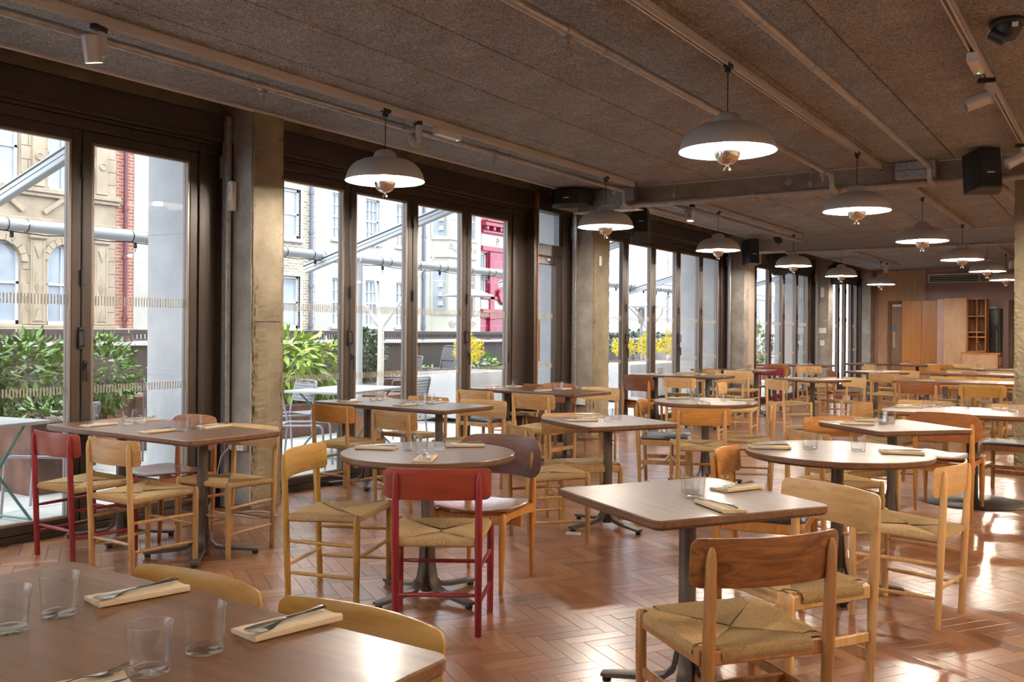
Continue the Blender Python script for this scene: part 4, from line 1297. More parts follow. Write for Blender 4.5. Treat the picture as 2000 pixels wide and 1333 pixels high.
# long tables by the interior pillar
chair('B', -2.20, 12.72, 90, 'oak', 'brown backed chair in front of the near long table', 'teak')
chair('B', -1.46, 12.62, 90, 'yellow', 'yellow oak chair in front of the near long table')
chair('J', -2.15, 14.75, -90, 'yellow', 'yellow oak chair behind the near long table')
chair('J', -1.5, 14.8, -90, 'yellow', 'yellow oak chair behind the near long table, nearer the pillar')
chair('J', -2.35, 17.6, -90, 'yellow', 'yellow oak chair behind the second long table')
chair('J', -1.75, 17.6, -90, 'oak', 'oak chair behind the second long table, nearer the pillar')

# ---------------------------------------------------------------- tables
star_leg = MB()
pts = [(.028, 0, .30), (.034, 0, .16), (.05, 0, .085), (.085, 0, .052), (.14, 0, .042), (.30, 0, .030), (.335, 0, .028)]
rings = []
for i, (x, y, z) in enumerate(pts):
    w = (.020, .022, .025, .027, .027, .029, .024)[i]; h = (.006, .010, .012, .011, .010, .009, .007)[i]
    ax = (1, 0, 0)
    dx, dz = (0, 1) if i < 2 else ((.6, .8) if i == 2 else (0, 1))
    if i < 2: rings.append([(x + h * c, w * s, z) for c, s in ((1, -.7), (1, .7), (.7, 1), (-1, 1), (-1, -1), (.7, -1))])
    else: rings.append([(x + (h * c * .5 if i == 2 else 0), w * s, z + h * c) for c, s in ((1, -.7), (1, .7), (.7, 1), (-1, 1), (-1, -1), (.7, -1))])
star_leg.loft(rings, True, True)
foot_me = star_leg.mesh('foot')
glide_me = MB().lathe([(0, 0), (.016, 0), (.018, .006), (.018, .022), (0, .022)], 12, (.315, 0, 0)).mesh('glide')
col_me = MB().lathe([(.033, .03), (.033, .70), (.033, .708), (0, .708)], 24).mesh('column')
plate_me = MB().cbox(-.14, -.14, .702, .14, .14, .712, .002).mesh('top_plate')
disc_me = MB().lathe([(0, 0), (.395, 0), (.40, .004), (.39, .012), (.06, .020), (.045, .03), (.045, .7), (0, .7)], 48).mesh('disc_base')
TOP = .75


def pedestal(t, x, y, a0, mat):
    inst('column', col_me, mat, t, (x, y, 0)); inst('top_plate', plate_me, mat, t, (x, y, 0))
    for k in range(4):
        f = inst('foot', foot_me, mat, t, (x, y, 0), a0 + k * PI / 2)
        inst('glide', glide_me, M['rubber'], f)


def table(label, cx, cy, rz, w, d, shape='rect', base=1, a0=PI / 4, mat='table', group=None):
    t = thing('dining_table', label, 'table', (cx, cy, 0), R(rz), group or {'rect': 'rectangular brown dining tables', 'round': 'round brown dining tables'}[shape])
    if shape == 'rect': out = rrect(-w / 2, -d / 2, w / 2, d / 2, .035, 4)
    else: out = [(w / 2 * math.cos(2 * PI * k / 64), w / 2 * math.sin(2 * PI * k / 64)) for k in range(64)]
    tp = MB().slab(out, TOP - .036, TOP, .004, .012)
    if shape == 'round': tp.s = [True] * len(tp.s)
    tp.build('table_top', M[mat], t)
    if base == 1: pedestal(t, 0, 0, a0, M['metal'])
    elif base == 2:
        for s in (-1, 1): pedestal(t, s * .42, 0, a0, M['metal'])
    elif base == 'disc': inst('disc_base', disc_me, M['blackmetal'], t)
    return t


table('brown foreground table at the bottom left edge', -1.735, 1.085, 0, 1.30, .72, base=2, mat='tablewarm')
table('long brown table at the first window bay, before the concrete pillar', -5.11, 3.70, -1, 1.50, .68, base=2)
table('long brown table at the second window bay, behind the first pillar', -5.21, 6.18, -3, 1.50, .68, base=2)
table('long brown table in front of the glazed terrace door', -5.32, 8.55, -6, 1.50, .70, base=2)
table('round brown table in the middle, behind the red chair', -3.02, 3.79, 0, .90, .90, 'round', a0=R(-10))
table('square brown table with one pedestal between two round tables', -3.06, 5.88, -31, .72, .72, a0=R(10))
table('square brown table with rounded corners at lower right', -1.40, 3.355, -32, .72, .76, a0=R(45))
table('round brown table at the right of the room', -1.29, 5.14, 0, .97, .97, 'round', a0=R(20))
table('square brown table beyond the right hand round table', -1.34, 6.80, -42, .72, .72, a0=R(45))
table('brown table on a black disc base beside the interior pillar', -1.05, 8.48, 2, 1.28, .86, base='disc', mat='tablewarm')
table('round brown table in the middle distance near second pillar', -3.22, 8.11, 0, .94, .94, 'round', a0=R(30))
table('long brown table at the window past the second pillar', -5.48, 12.85, -4, 1.40, .70, base=2)
table('long brown table at the window past the first table beyond second pillar', -5.62, 15.42, -2, 1.30, .70, base=2)
table('long brown table at the window beyond the third pillar', -5.55, 18.75, 0, 1.40, .70, base=2)
table('small square brown table far off in mid room', -3.62, 13.05, -33, .74, .74)
table('small square brown table far off before the end wall', -3.45, 16.2, -40, .74, .74)
table('last square table before the orange cupboard', -3.6, 20.7, -45, .78, .78)
table('far square brown table near the fourth pillar', -4.55, 18.0 + 2.6, -30, .74, .74)
table('long brown table nearest of three by the interior pillar', -1.85, 13.75, 0, 1.60, .80, base=2, mat='tablewarm')
table('long brown table, second of three by the interior pillar', -2.05, 16.65, 0, 1.50, .80, base=2, mat='tablewarm')
table('long brown table, last of three by the interior pillar', -2.15, 19.0, 0, 1.40, .80, base=2, mat='tablewarm')

# ---------------------------------------------------------------- place settings
gl = MB()
gl.lathe([(.0362, .009), (.0385, .05), (.0425, .089), (.0422, .0905), (.0412, .0905), (.0405, .088), (.0372, .05), (.0350, .009)], 40, cap=False)
base_round = MB().lathe([(0, 0), (.033, 0), (.0358, .002), (.0362, .0088), (.033, .010), (.026, .0085), (0, .0075)], 32).mesh('thick_base')
glass_round = gl.mesh('tumbler_round')
g2 = MB()
g2.lathe([(.0305, .012), (.034, .05), (.0395, .088), (.039, .0895), (.0375, .0895), (.0365, .086), (.0315, .05), (.0285, .012)], 9, smooth=False, cap=False)
base_facet = MB().lathe([(0, 0), (.028, 0), (.030, .002), (.0305, .0118), (.027, .0125), (.02, .0105), (0, .0095)], 9, smooth=False).mesh('thick_base')
glass_facet = g2.mesh('tumbler_facet')
glass_far = MB().lathe([(0, 0), (.032, 0), (.035, .05), (.041, .089), (.039, .089), (.033, .05), (.029, .012), (0, .012)], 14).mesh('tumbler_far')
NAP_L, NAP_W = .215, .095
nk = MB()
prof = [(-.5, .000), (-.5, .006), (-.46, .0095), (-.2, .010), (.1, .0105), (.30, .014), (.42, .0165), (.485, .0135), (.5, .008), (.485, .002), (.42, .000)]
rings = []
for k in range(9):
    u = -1 + 2 * k / 8
    wv = .0008 * math.sin(k * 2.1)
    rings.append([(p[0] * NAP_W, u * NAP_L / 2 * (1 - .004 * j), p[1] + wv * (p[1] > .004)) for j, p in enumerate(prof)])
nk.loft(rings, True, True)
for z in (.0035, .0065): nk.box(-.0480, -NAP_L / 2 - .001, z, -.012, NAP_L / 2 + .001, z + .0008)
napkin_me = nk.mesh('folded_napkin')
fk = MB()
hand = [(0, -.095, .006, .0045), (0, -.085, .0062, .0055), (0, -.05, .005, .0042), (0, 0, .004, .0028), (0, .03, .006, .0030), (0, .05, .003, .006), (0, .064, .001, .0105), (0, .078, .0005, .0118), (0, .082, .0008, .0115)]
rings = [[(c * w, y, z + s * .0012) for c, s in ((-1, 0), (0, 1), (1, 0), (0, -1))] for x, y, z, w in hand]
fk.loft(rings, True, True)
for i in range(4):
    x = -.0093 + i * .0062
    fk.loft([[(x + c * w, y, z + s * .0009) for c, s in ((-1, -1), (1, -1), (1, 1), (-1, 1))] for y, z, w in ((.08, .0008, .0017), (.10, .0022, .0015), (.118, .0065, .0010))], True, True, False)
fork_me = fk.mesh('fork')
kf = MB()
kf.loft([[(c * w, y, .003 + s * h) for c, s in ((-1, 0), (0, 1), (1, 0), (0, -1))] for y, w, h in ((-.105, .004, .0022), (-.095, .0060, .0028), (-.03, .0048, .0026), (.0, .004, .0022))], True, True)
kf.loft([[(c * w + o, y, .003 + s * .0006) for c, s in ((-1, 0), (0, 1), (1, 0), (0, -1))] for y, w, o in ((0, .004, 0), (.012, .0075, .001), (.07, .0085, .001), (.095, .006, -.001), (.105, .001, -.004))], True, True)
knife_me = kf.mesh('knife')
ORD = ['first', 'second', 'third', 'fourth', 'fifth', 'sixth', 'seventh']


def setting(where, glasses, naps, kind=glass_round, cut=True):
    """tumblers and napkins with cutlery on one table; labels count from the left as seen in the picture"""
    gs = sorted(glasses, key=lambda p: proj(p[0], p[1], TOP)[0])
    for i, p in enumerate(gs):
        g = inst('tumbler', kind, M['tumbler'], None, (p[0], p[1], TOP + .0005), rnd.uniform(0, 6))
        if kind is not glass_far: inst('thick_base', base_round if kind is glass_round else base_facet, M['tumbler'], g)
        tag(g, ('clear glass tumbler, %s from the left on %s' % (ORD[i], where)) if len(gs) > 1 else 'clear glass tumbler on %s' % where, 'glass', 'clear glass tumblers')
    ns = sorted(naps, key=lambda p: proj(p[0], p[1], TOP)[0])
    for i, (x, y, a) in enumerate(ns):
        a = R(a)
        nth = (ORD[i] + ' ') if len(ns) > 1 else ''
        frm = ' from the left' if len(ns) > 1 else ''
        n = inst('napkin', napkin_me, M['cloth'], None, (x, y, TOP + .0005), a)
        tag(n, 'folded beige napkin, %s on %s' % (nth.strip() + frm, where) if nth else 'folded beige napkin on %s' % where, 'napkin', 'folded beige napkins')
        if not cut: continue
        j = rnd.uniform(-.1, .1)
        f = inst('fork', fork_me, M['steel'], None, (x + .012 * math.cos(a), y + .012 * math.sin(a), TOP + .0185), a + PI + .22 + j)
        tag(f, 'steel fork lying on the %snapkin%s on %s' % (nth, frm, where), 'fork', 'steel forks')
        k = inst('knife', knife_me, M['steel'], None, (x - .012 * math.cos(a), y - .012 * math.sin(a), TOP + .0135), a + PI + .02 + j)
        tag(k, 'steel knife lying on the %snapkin%s on %s' % (nth, frm, where), 'knife', 'steel knives')


setting('the foreground table', [(-1.925, 1.035), (-1.945, 1.155), (-1.485, 1.055), (-1.495, 1.185)], [(-1.935, 1.345, -14), (-1.475, 1.385, -12), (-1.50, .90, 160)])
setting('the first window table', [(-5.47, 3.71), (-5.46, 3.80), (-4.83, 3.65), (-4.84, 3.76)], [(-5.53, 3.545, 2), (-4.91, 3.535, 2), (-5.58, 3.90, 178), (-4.87, 3.92, 182)])


def wsetting(where, cx, cy, kind=glass_facet, cut=True):
    setting(where, [(cx - .35, cy + .02), (cx - .36, cy + .12), (cx + .27, cy - .05), (cx + .26, cy + .06)], [(cx - .44, cy - .17, 2), (cx + .19, cy - .18, -2), (cx - .43, cy + .21, 180), (cx + .22, cy + .20, 182)], kind, cut)


wsetting('the second window table', -5.21, 6.18)
wsetting('the third window table', -5.32, 8.55)
setting('the near round table', [(-3.13, 3.76), (-3.03, 3.75), (-3.03, 3.90)], [(-3.31, 3.72, -66), (-2.845, 3.55, 30), (-3.0, 4.09, -52)], glass_facet)
setting('the middle square table', [(-3.03, 5.82), (-3.0, 5.90)], [(-3.19, 5.74, -55), (-3.30, 6.05, 118)], glass_facet)
setting('the near square table', [(-1.42, 3.43), (-1.365, 3.335)], [(-1.215, 3.205, -130), (-1.30, 3.63, -24)])
setting('the right hand round table', [(-1.43, 5.12), (-1.19, 5.17)], [(-1.62, 5.02, -62), (-.98, 5.21, -70)])
setting('the right hand square table', [(-1.42, 6.85), (-1.37, 6.88), (-1.40, 6.79)], [(-1.55, 6.70, -66), (-1.53, 7.02, 110)], glass_facet)
setting('the disc base table', [(-1.41, 8.60), (-1.28, 8.78), (-1.10, 8.40), (-.98, 8.76), (-.76, 8.55)], [(-1.55, 8.50, -66), (-1.36, 8.80, 170), (-.88, 8.80, 175)])
setting('the middle round table', [(-3.40, 8.20), (-3.28, 8.03), (-3.17, 7.90), (-3.10, 8.25)], [(-3.54, 8.22, -66), (-3.10, 7.76, 30), (-2.98, 8.42, -60)], glass_facet)
wsetting('the fourth window table', -5.48, 12.85, glass_far)
wsetting('the fifth window table', -5.62, 15.42, glass_far, False)
wsetting('the sixth window table', -5.55, 18.75, glass_far, False)
setting('the distant square table', [(-3.62, 13.02), (-3.55, 13.1)], [(-3.82, 12.95, -60), (-3.45, 13.25, 120)], glass_far)
setting('the far square table', [(-3.45, 16.2), (-3.4, 16.3)], [(-3.65, 16.1, -60), (-3.25, 16.4, 120)], glass_far, False)
setting('the last square table', [(-3.75, 20.5), (-3.5, 20.6), (-3.35, 20.9)], [(-3.85, 20.75, -60), (-3.3, 20.6, 120)], glass_far, False)
setting('the near long table', [(-2.25, 13.65), (-1.48, 13.6)], [(-2.25, 13.55, 80), (-1.48, 13.5, 80)], glass_far)
setting('the second long table', [(-2.3, 16.6), (-1.7, 16.55)], [(-2.3, 16.5, 80), (-1.7, 16.45, 80)], glass_far, False)
setting('the last long table', [(-2.25, 18.95), (-1.65, 18.95)], [(-2.25, 18.85, 80), (-1.65, 18.85, 80)], glass_far, False)

# scrap of paper under a table foot
sp = thing('paper_wedge', 'folded white paper wedged under the foot of middle square table', 'paper', (-3.13, 5.52, 0), R(20))
MB().cbox(-.05, -.03, .001, .05, .03, .006, .001).xf(Matrix.Rotation(R(2), 4, 'X')).build('sheet', M['white'], sp)
MB().loft([[(-.05, -.028, .006), (-.05, .028, .006), (-.052, .025, .008), (-.052, -.025, .008)], [(.03, -.028, .012), (.03, .028, .008), (.03, .025, .010), (.03, -.025, .014)]], True, True, False).build('fold', M['white'], sp)
# bottles and tins on the far service station
for i, (y, h, r_) in enumerate(((24.75, .26, .035), (25.0, .18, .03), (25.15, .16, .03))):
    bt = thing('bottle', ['clear bottle with white cap on the far side counter', 'small jar on the far side counter, middle one', 'small jar on the far side counter beside the cubbyholes'][i], 'bottle', (-2.95, y, .955), 0, 'bottles on the far counter')
    MB().lathe([(0, 0), (r_, 0), (r_, h * .55), (r_ * .4, h * .75), (r_ * .4, h * .95), (0, h * .95)], 14).build('body', M['tumbler'], bt)
    MB().lathe([(0, h * .95), (r_ * .5, h * .95), (r_ * .5, h), (0, h)], 12).build('cap', M['white'], bt)

# ================================================================ terrace outside the windows
terrace = struct(MB().box(-11.2, -11.5, -.3, -6.0, 32.0, -.045).build('terrace_ground', flat('terrace_bed', (.30, .30, .29), .9)), 'pale stone paved roof terrace outside the windows')
slab_m = concrete('paving_stone', (.38, .375, .36), (.46, .455, .43), pit=.1)
slm = MB().cbox(-.448, -.298, -.045, .448, .298, -.012, .003).mesh('paving_slab')
for i in range(6):
    for j in range(48):
        x = -6.55 - i * .9; y = -1.5 + j * .6
        if x < -11.1: continue
        inst('paving_slab', slm, slab_m, terrace, (x, y + (.3 if i % 2 else 0), rnd.uniform(-.002, .002)))
# outside concrete piers in line with the pillars
for i, (a, b) in enumerate([(-.85, -.45)] + PILL[:4]):
    p = struct(MB().cbox(-6.78, a - .08, -.05, -6.03, b + .06, 3.6, .008).build('facade_pier', M['concp']), 'pale concrete pier outside the glass at the %s pillar' % (['hidden'] + names)[i])
    for z in (1.05, 2.15, 2.95): MB().box(-6.79, a - .083, z, -6.03, a - .079, z + .006).build('joint', M['beampaint'], p)
# soffit over the window heads
struct(MB().box(-6.9, -11.5, 3.4, -6.4, 32, 3.7).build('facade_soffit', M['concp']), 'pale concrete soffit outside above the windows')

# parapet: dark bronze panels, pale coping, slotted rail
PX = -11.0
par = thing('parapet', 'dark brown panelled terrace parapet with pale coping and slotted rail', 'parapet', (PX, 0, 0))
pan = flat('bronze_panel', (.085, .072, .075), .35, metal=.2, var=.15, bscale=2)
pme = MB().cbox(-.03, .006, .0, .03, 1.494, 1.15, .004).mesh('panel')
cme = MB().cbox(-.12, .003, 1.15, .10, 1.497, 1.195, .004).mesh('coping')
rl = MB().cbox(-.02, .02, 1.30, .02, 1.48, 1.375 - .012, .004).cbox(-.02, .02, 1.215, .02, 1.48, 1.24, .004)
k = .02
while k < 1.47:
    rl.cbox(-.018, k, 1.24, .018, k + .028, 1.305, .006); k += .0605
rme = rl.mesh('slotted_rail')
for j in range(26):
    y = -1.5 + j * 1.5
    inst('panel', pme, pan, par, (0, y, 0)); inst('coping', cme, flat('coping', (.52, .51, .54), .5) if j == 0 else bpy.data.materials['coping'], par, (0, y, 0))
    inst('slotted_rail', rme, pan, par, (-.05, y, 0))

# pergola: round rail on posts with festoon lamps, sloping awning arms
pg_m = flat('pergola_paint', (.52, .56, .60), .4)
pg = thing('pergola', 'pale grey tubular terrace pergola with sloping awning arms', 'pergola', (0, 0, 0))
RX, RZ = -8.3, 2.30
MB().tube([(RX, -1.2, RZ), (RX, 26, RZ)], .055, 18).build('rail', pg_m, pg)
for y in (1.0, 8.95, 13.9, 20.4):
    MB().tube([(RX, y, -.04), (RX, y, RZ + .05)], .06, 16).lathe([(0, 0), (.11, 0), (.11, .012), (0, .012)], 20, (RX, y, -.045)).build('post', pg_m, pg)
    cl = MB(); fitting(cl, (RX, y, RZ), (0, 1, 0), .062); cl.build('clamp', pg_m, pg)
for y in (-.3, 3.95, 8.3, 12.65, 17.0, 21.3):
    arm = MB(); d = Vector((-8.6 + 6.15, 0, 2.14 - 2.80)); L = d.length
    arm.cbox(0, -.035, -.06, L, .035, .05, .006)
    a_ = math.atan2(-d.z, d.x)
    rotm = Matrix.Translation((-6.15, y, 2.80)) @ Matrix.Rotation(PI, 4, 'Z') @ Matrix.Rotation(math.atan2(2.80 - 2.14, 2.45), 4, 'Y')
    ao = arm.xf(rotm).build('awning_arm', pg_m, pg)
    MB().cbox(.01, -.037, .018, L - .01, .037, .034, .001).cbox(.01, -.037, -.02, L - .01, .037, -.014, .001).xf(rotm).build('dark_groove', M['black'], ao)
    MB().cbox(-6.22, y - .10, 2.70, -6.04, y + .10, 2.98, .01).build('wall_bracket', pg_m, ao)
fs = thing('festoon_string', 'string of clear festoon bulbs on black cable under the pergola rail', 'string lights', (RX, 0, RZ))
cable = []
hold = MB().lathe([(.012, 0), (.016, -.005), (.018, -.05), (.014, -.055), (0, -.055)], 10).mesh('lamp_holder')
fbulb = MB().lathe([(.012, -.052), (.016, -.062), (.023, -.08), (.020, -.098), (.008, -.108), (0, -.109)], 12).mesh('bulb')
ffil = MB().lathe([(0, -.06), (.004, -.062), (.004, -.09), (0, -.092)], 6).mesh('filament')
y = -.6
while y < 24:
    cable += [(0.0, y, -.058), (.0, y + .2, -.066)]
    h_ = inst('lamp_holder', hold, M['black'], fs, (.0, y + .1, -.062))
    inst('bulb', fbulb, M['tumbler'], h_); inst('filament', ffil, M['bead'], h_)
    y += .62
    cable.append((.0, y - .2, -.075))
MB().tube(cable, .005, 6).build('cable', M['black'], fs)
ties = MB()
y = -.55
while y < 24:
    for q in (0, .18): ties.lathe([(.057, -.004), (.060, -.004), (.060, .004), (.057, .004)], 16, smooth=False).xf(Matrix.Translation((0, y + q, 0)) @ Matrix.Rotation(PI / 2, 4, 'X'), len(ties.v) - 64)
    y += .62
ties.build('cable_tie', M['black'], fs)

# patio heaters


def heater(x, y, lab):
    h = thing('patio_heater', lab, 'patio heater', (x, y, -.02), 0, 'mushroom patio heaters')
    MB().lathe([(0, 0), (.23, 0), (.23, .05), (.19, .10), (.19, .62), (.05, .70), (0, .70)], 24).build('base', M['zinc'], h)
    MB().lathe([(.03, .68), (.03, 1.65), (0, 1.65)], 14).build('pole', M['zinc'], h)
    MB().lathe([(.05, 1.60), (.075, 1.66), (.085, 1.72), (.085, 1.92), (.07, 1.96), (0, 1.98)], 20).build('burner', M['zinc'], h)
    MB().lathe([(.44, 1.99), (.445, 2.0), (.40, 2.02), (.22, 2.085), (.05, 2.12), (0, 2.125)], 36, cap=False).lathe([(.44, 1.99), (.22, 2.065), (0, 2.10)], 36, cap=False).build('reflector_hat', M['whitemetal'], h)


heater(-9.45, 12.95, 'tall mushroom patio heater seen through the second window bay')
heater(-9.5, 19.9, 'tall mushroom patio heater seen past the second pillar')

# ---------------------------------------------------------------- terrace furniture
tm = flat('terrace_grey_metal', (.20, .20, .22), .45, metal=.3)
tml = flat('terrace_light_metal', (.36, .36, .40), .4, metal=.3)


def lattice(w, h, nx, ny, t=.004):
    mb = MB(); cw, chh = w / nx, h / ny
    mb.box(-w / 2, -t / 2, 0, w / 2, t / 2, chh * .45)
    for j in range(ny):
        z = j * chh
        mb.box(-w / 2, -t / 2, z + chh * .5 + chh * .0, w / 2, t / 2, z + chh * .5 + chh * .01)
        mb.box(-w / 2, -t / 2, z + chh * .95, w / 2, t / 2, z + chh * 1.45 if j < ny - 1 else h)
        off = cw / 2 if j % 2 else 0
        for i in range(nx + 1):
            x = -w / 2 + i * cw + off
            if x > w / 2: continue
            mb.box(max(x - cw * .28, -w / 2), -t / 2, z + chh * .45, min(x + cw * .28, w / 2), t / 2, z + chh * .95)
    return mb


tb = lattice(.40, .22, 12, 6)
tb.xf(Matrix.Translation((0, -.05, .58)) @ Matrix.Rotation(R(10), 4, 'X'))
tback = tb.mesh('perforated_back')
ts = lattice(.40, .40, 12, 11); ts.xf(Matrix.Translation((0, .0, .445)) @ Matrix.Rotation(-PI / 2, 4, 'X') @ Matrix.Scale(-1, 4, (0, 0, 1)) @ Matrix.Translation((0, 0, 0)))
tseat = ts.mesh('perforated_seat')
tfr = []
for s in (-1, 1):
    tfr.append(MB().tube(bend([(s * .22, -.06, 0), (s * .21, -.02, .44), (s * .21, -.10, .80), (s * .15, -.105, .815), (0, -.105, .818)], .05), .011, 8).mesh('rear_leg'))
    tfr.append(MB().tube(bend([(s * .215, -.02, .44), (s * .215, .41, .445), (s * .22, .44, 0)], .05), .011, 8).mesh('front_leg'))


def tchair(x, y, face, lab, light=False, z=-.012):
    c = thing('terrace_chair', lab, 'chair', (x, y, z), R(face - 90), 'perforated metal terrace chairs')
    mm = tml if light else tm
    for m_ in tfr: inst('leg', m_, mm, c)
    inst('backrest', tback, mm, c); inst('seat', tseat, mm, c)


tchair(-6.62, 4.05, 215, 'grey perforated metal chair just outside the first window', True)
tchair(-8.5, 6.2, 150, 'dark perforated metal chair behind the first window table outside', False)
tchair(-7.05, 6.55, 35, 'grey perforated metal chair outside beside the first pillar', True)
tchair(-7.8, 7.45, -100, 'grey perforated metal chair behind the folding terrace table', True)
tchair(-7.3, 8.9, 190, 'grey perforated metal chair at the far end of folding terrace table', True)
# stacked dark slatted chairs
for k in range(3):
    tchair(-9.5 + k * .03, 12.3, 250, ['lowest', 'middle', 'topmost'][k] + ' dark chair of the stack before the parapet', False, -.012 + k * .16)
for k in range(2):
    tchair(-9.55, 11.55 + .02 * k, 240, ['lower', 'upper'][k] + ' dark chair of the small stack behind the bare tree', False, -.012 + k * .16)
pale = flat('table_lacquer', (.42, .445, .46), .3); green = flat('green_steel', (.10, .25, .22), .4)


def ttable(x, y, rz, w, d, lab):
    t = thing('folding_table', lab, 'table', (x, y, -.012), R(rz), 'folding terrace tables')
    MB().slab(rrect(-w / 2, -d / 2, w / 2, d / 2, .03), .705, .73, .004).build('table_top', pale, t)
    for s in (-1, 1):
        for q in (-1, 1):
            MB().tube([(s * (w / 2 - .1), q * (d / 2 - .08), .01), (s * (w / 2 - .1) * .9, -q * (d / 2 - .12), .70)], .011, 8).build('leg', green, t)
    for q in (-1, 1): MB().tube([(-w / 2 + .1, q * (d / 2 - .08), .02), (w / 2 - .1, q * (d / 2 - .08), .02)], .009, 8).build('stretcher', green, t)


ttable(-6.72, 3.35, 10, .70, .70, 'pale folding table with green legs outside the first window')
ttable(-7.35, 7.75, 12, .80, 1.30, 'pale folding table with green legs outside the second window bay')

# ---------------------------------------------------------------- plants


def leaves(mb, n, c, rad, size, r, droop=.3, shell=.55, asp=.42):
    for _ in range(n):
        while True:
            p = Vector((r.uniform(-1, 1), r.uniform(-1, 1), r.uniform(-1, 1)))
            if shell < p.length < 1: break
        q = Vector((c[0] + p.x * rad[0], c[1] + p.y * rad[1], c[2] + p.z * rad[2]))
        d = (p.normalized() + Vector((r.uniform(-.7, .7), r.uniform(-.7, .7), r.uniform(-.7, .7) - droop))).normalized()
        s = d.cross(Vector((r.uniform(-1, 1), r.uniform(-1, 1), 1.2))).normalized()
        u = s.cross(d)
        L = size * r.uniform(.6, 1.25); w = L * asp
        m1 = q + d * L * .45 - u * L * .06
        mb.add([q, m1 + s * w * .5 + u * L * .05, q + d * L, m1 - s * w * .5 + u * L * .05, m1], [(0, 1, 4), (1, 2, 4), (2, 3, 4), (3, 0, 4)], True)
    return mb


def leafmat(name, c1, c2, rough=.4):
    m, N, L, b = nodes(name)
    sset(b, rough=rough, spec=.5)
    g = N.new('ShaderNodeNewGeometry'); r = N.new('ShaderNodeValToRGB')
    r.color_ramp.elements[0].color = (*c1, 1); r.color_ramp.elements[1].color = (*c2, 1)
    L.new(g.outputs['Random Per Island'], r.inputs['Fac']); L.new(r.outputs['Color'], b.inputs['Base Color'])
    b.inputs['Transmission Weight'].default_value = 0
    return m


lm_green = leafmat('leaf_green', (.035, .095, .018), (.16, .30, .04)); lm_dark = leafmat('leaf_dark', (.015, .045, .022), (.07, .14, .06), .25)
lm_lime = leafmat('leaf_lime', (.13, .24, .03), (.42, .52, .09)); lm_yellow = leafmat('mimosa', (.62, .48, .01), (.90, .76, .04), .6); lm_fern = leafmat('fern', (.10, .22, .08), (.25, .40, .16))
bark = flat('bark', (.26, .20, .15), .9, var=.3, bscale=30); barkp = flat('pale_bark', (.62, .60, .57), .8, var=.15, bscale=20); terra = flat('terracotta', (.50, .24, .145), .7, var=.12, bscale=8)
rust = flat('corten_steel', (.13, .062, .042), .7, var=.45, bscale=5); stem_m = flat('stem', (.16, .13, .07), .8)


def pot(t, r, h, mat=terra, z=0):
    MB().lathe([(0, 0), (r * .72, 0), (r * .95, h * .85), (r * 1.04, h * .87), (r * 1.04, h), (r * .94, h), (r * .90, h * .88), (0, h * .88)], 28, (0, 0, z)).build('pot', mat, t)


def planter(t, w, d, h, mat=rust):
    MB().cbox(-w / 2, -d / 2, 0, w / 2, d / 2, h, .006).build('planter_box', mat, t)


def plant(lab, loc, blobs, mat, holder, stems=6, name='potted_shrub', seed=1, cat='plant'):
    t = thing(name, lab, cat, (loc[0], loc[1], -.012), 0)
    r = random.Random(seed)
    z0 = .3
    if holder:
        if holder[0] == 'pot': pot(t, holder[1], holder[2], terra if len(holder) < 4 else holder[3]); z0 = holder[2] * .85
        else: planter(t, *holder[1:4]); z0 = holder[3]
    mb = MB()
    for (n, c, rad, size, droop, asp) in blobs: leaves(mb, n, c, rad, size, r, droop, asp=asp)
    tag(mb.build('foliage', mat, t, recalc=False), None, kind='stuff')
    if stems:
        sm = MB()
        for _ in range(stems):
            n, c, rad, *_x = r.choice(blobs)
            e = (c[0] + r.uniform(-.7, .7) * rad[0], c[1] + r.uniform(-.7, .7) * rad[1], c[2] + r.uniform(-.3, .6) * rad[2])
            sm.tube([(e[0] * .15, e[1] * .15, z0 - .02), (e[0] * .5, e[1] * .5, (z0 + e[2]) / 2), e], [.012, .009, .004], 6)
        sm.build('stem', stem_m, t)
    return t


plant('large leafy green bush in rusty planter outside the first window', (-9.2, 4.55), [(1500, (0, -.4, .95), (.55, .8, .52), .13, .3, .42), (1100, (.1, .45, .85), (.5, .55, .48), .13, .2, .42)], lm_green, ('box', 1.0, 2.0, .55), 10, seed=3)
plant('darker bush beside the large leafy one at the picture edge', (-9.3, 3.0), [(1300, (0, 0, .95), (.6, .7, .55), .10, .3, .45)], lm_dark, ('box', .9, .9, .5), 8, seed=4)
plant('small leafy shrub in terracotta pot behind the first window table', (-9.3, 6.0), [(900, (0, 0, .90), (.34, .34, .42), .10, .2, .42)], lm_green, ('pot', .24, .42), 8, seed=5)
plant('speckled lime green shrub outside beside the first pillar', (-9.3, 8.85), [(420, (0, -.25, .95), (.45, .45, .45), .21, .8, .34), (420, (0, .35, .85), (.42, .5, .42), .20, .8, .34)], lm_lime, ('box', .8, 1.3, .42), 10, seed=6)
plant('clipped dark round bush before the parapet', (-10.2, 11.0), [(2000, (0, 0, 1.02), (.42, .42, .40), .10, .1, .40)], lm_dark, ('pot', .30, .55, flat('grey_pot', (.3, .3, .31), .6)), 8, seed=7)
plant('low green plant in front of the parapet beyond the chair stack', (-10.2, 14.2), [(300, (0, 0, .72), (.4, .5, .2), .16, .4, .5)], lm_green, ('box', .7, .9, .5), 5, seed=8)
plant('upright rosemary in planter behind the white cloth table', (-10.2, 15.6), [(900, (0, 0, .9), (.25, .35, .45), .07, -.8, .2)], lm_dark, ('box', .6, .9, .5), 8, seed=9)
plant('feathery pale green fern behind the yellow flowers', (-10.2, 17.2), [(1200, (0, 0, 1.05), (.30, .35, .35), .06, -.2, .25)], lm_fern, ('box', .6, .9, .5), 6, seed=10)
plant('green bush seen past the third pillar', (-8.6, 25.0), [(900, (0, 0, 1.0), (.5, .8, .6), .14, .2, .42)], lm_green, ('pot', .35, .5), 8, seed=11)
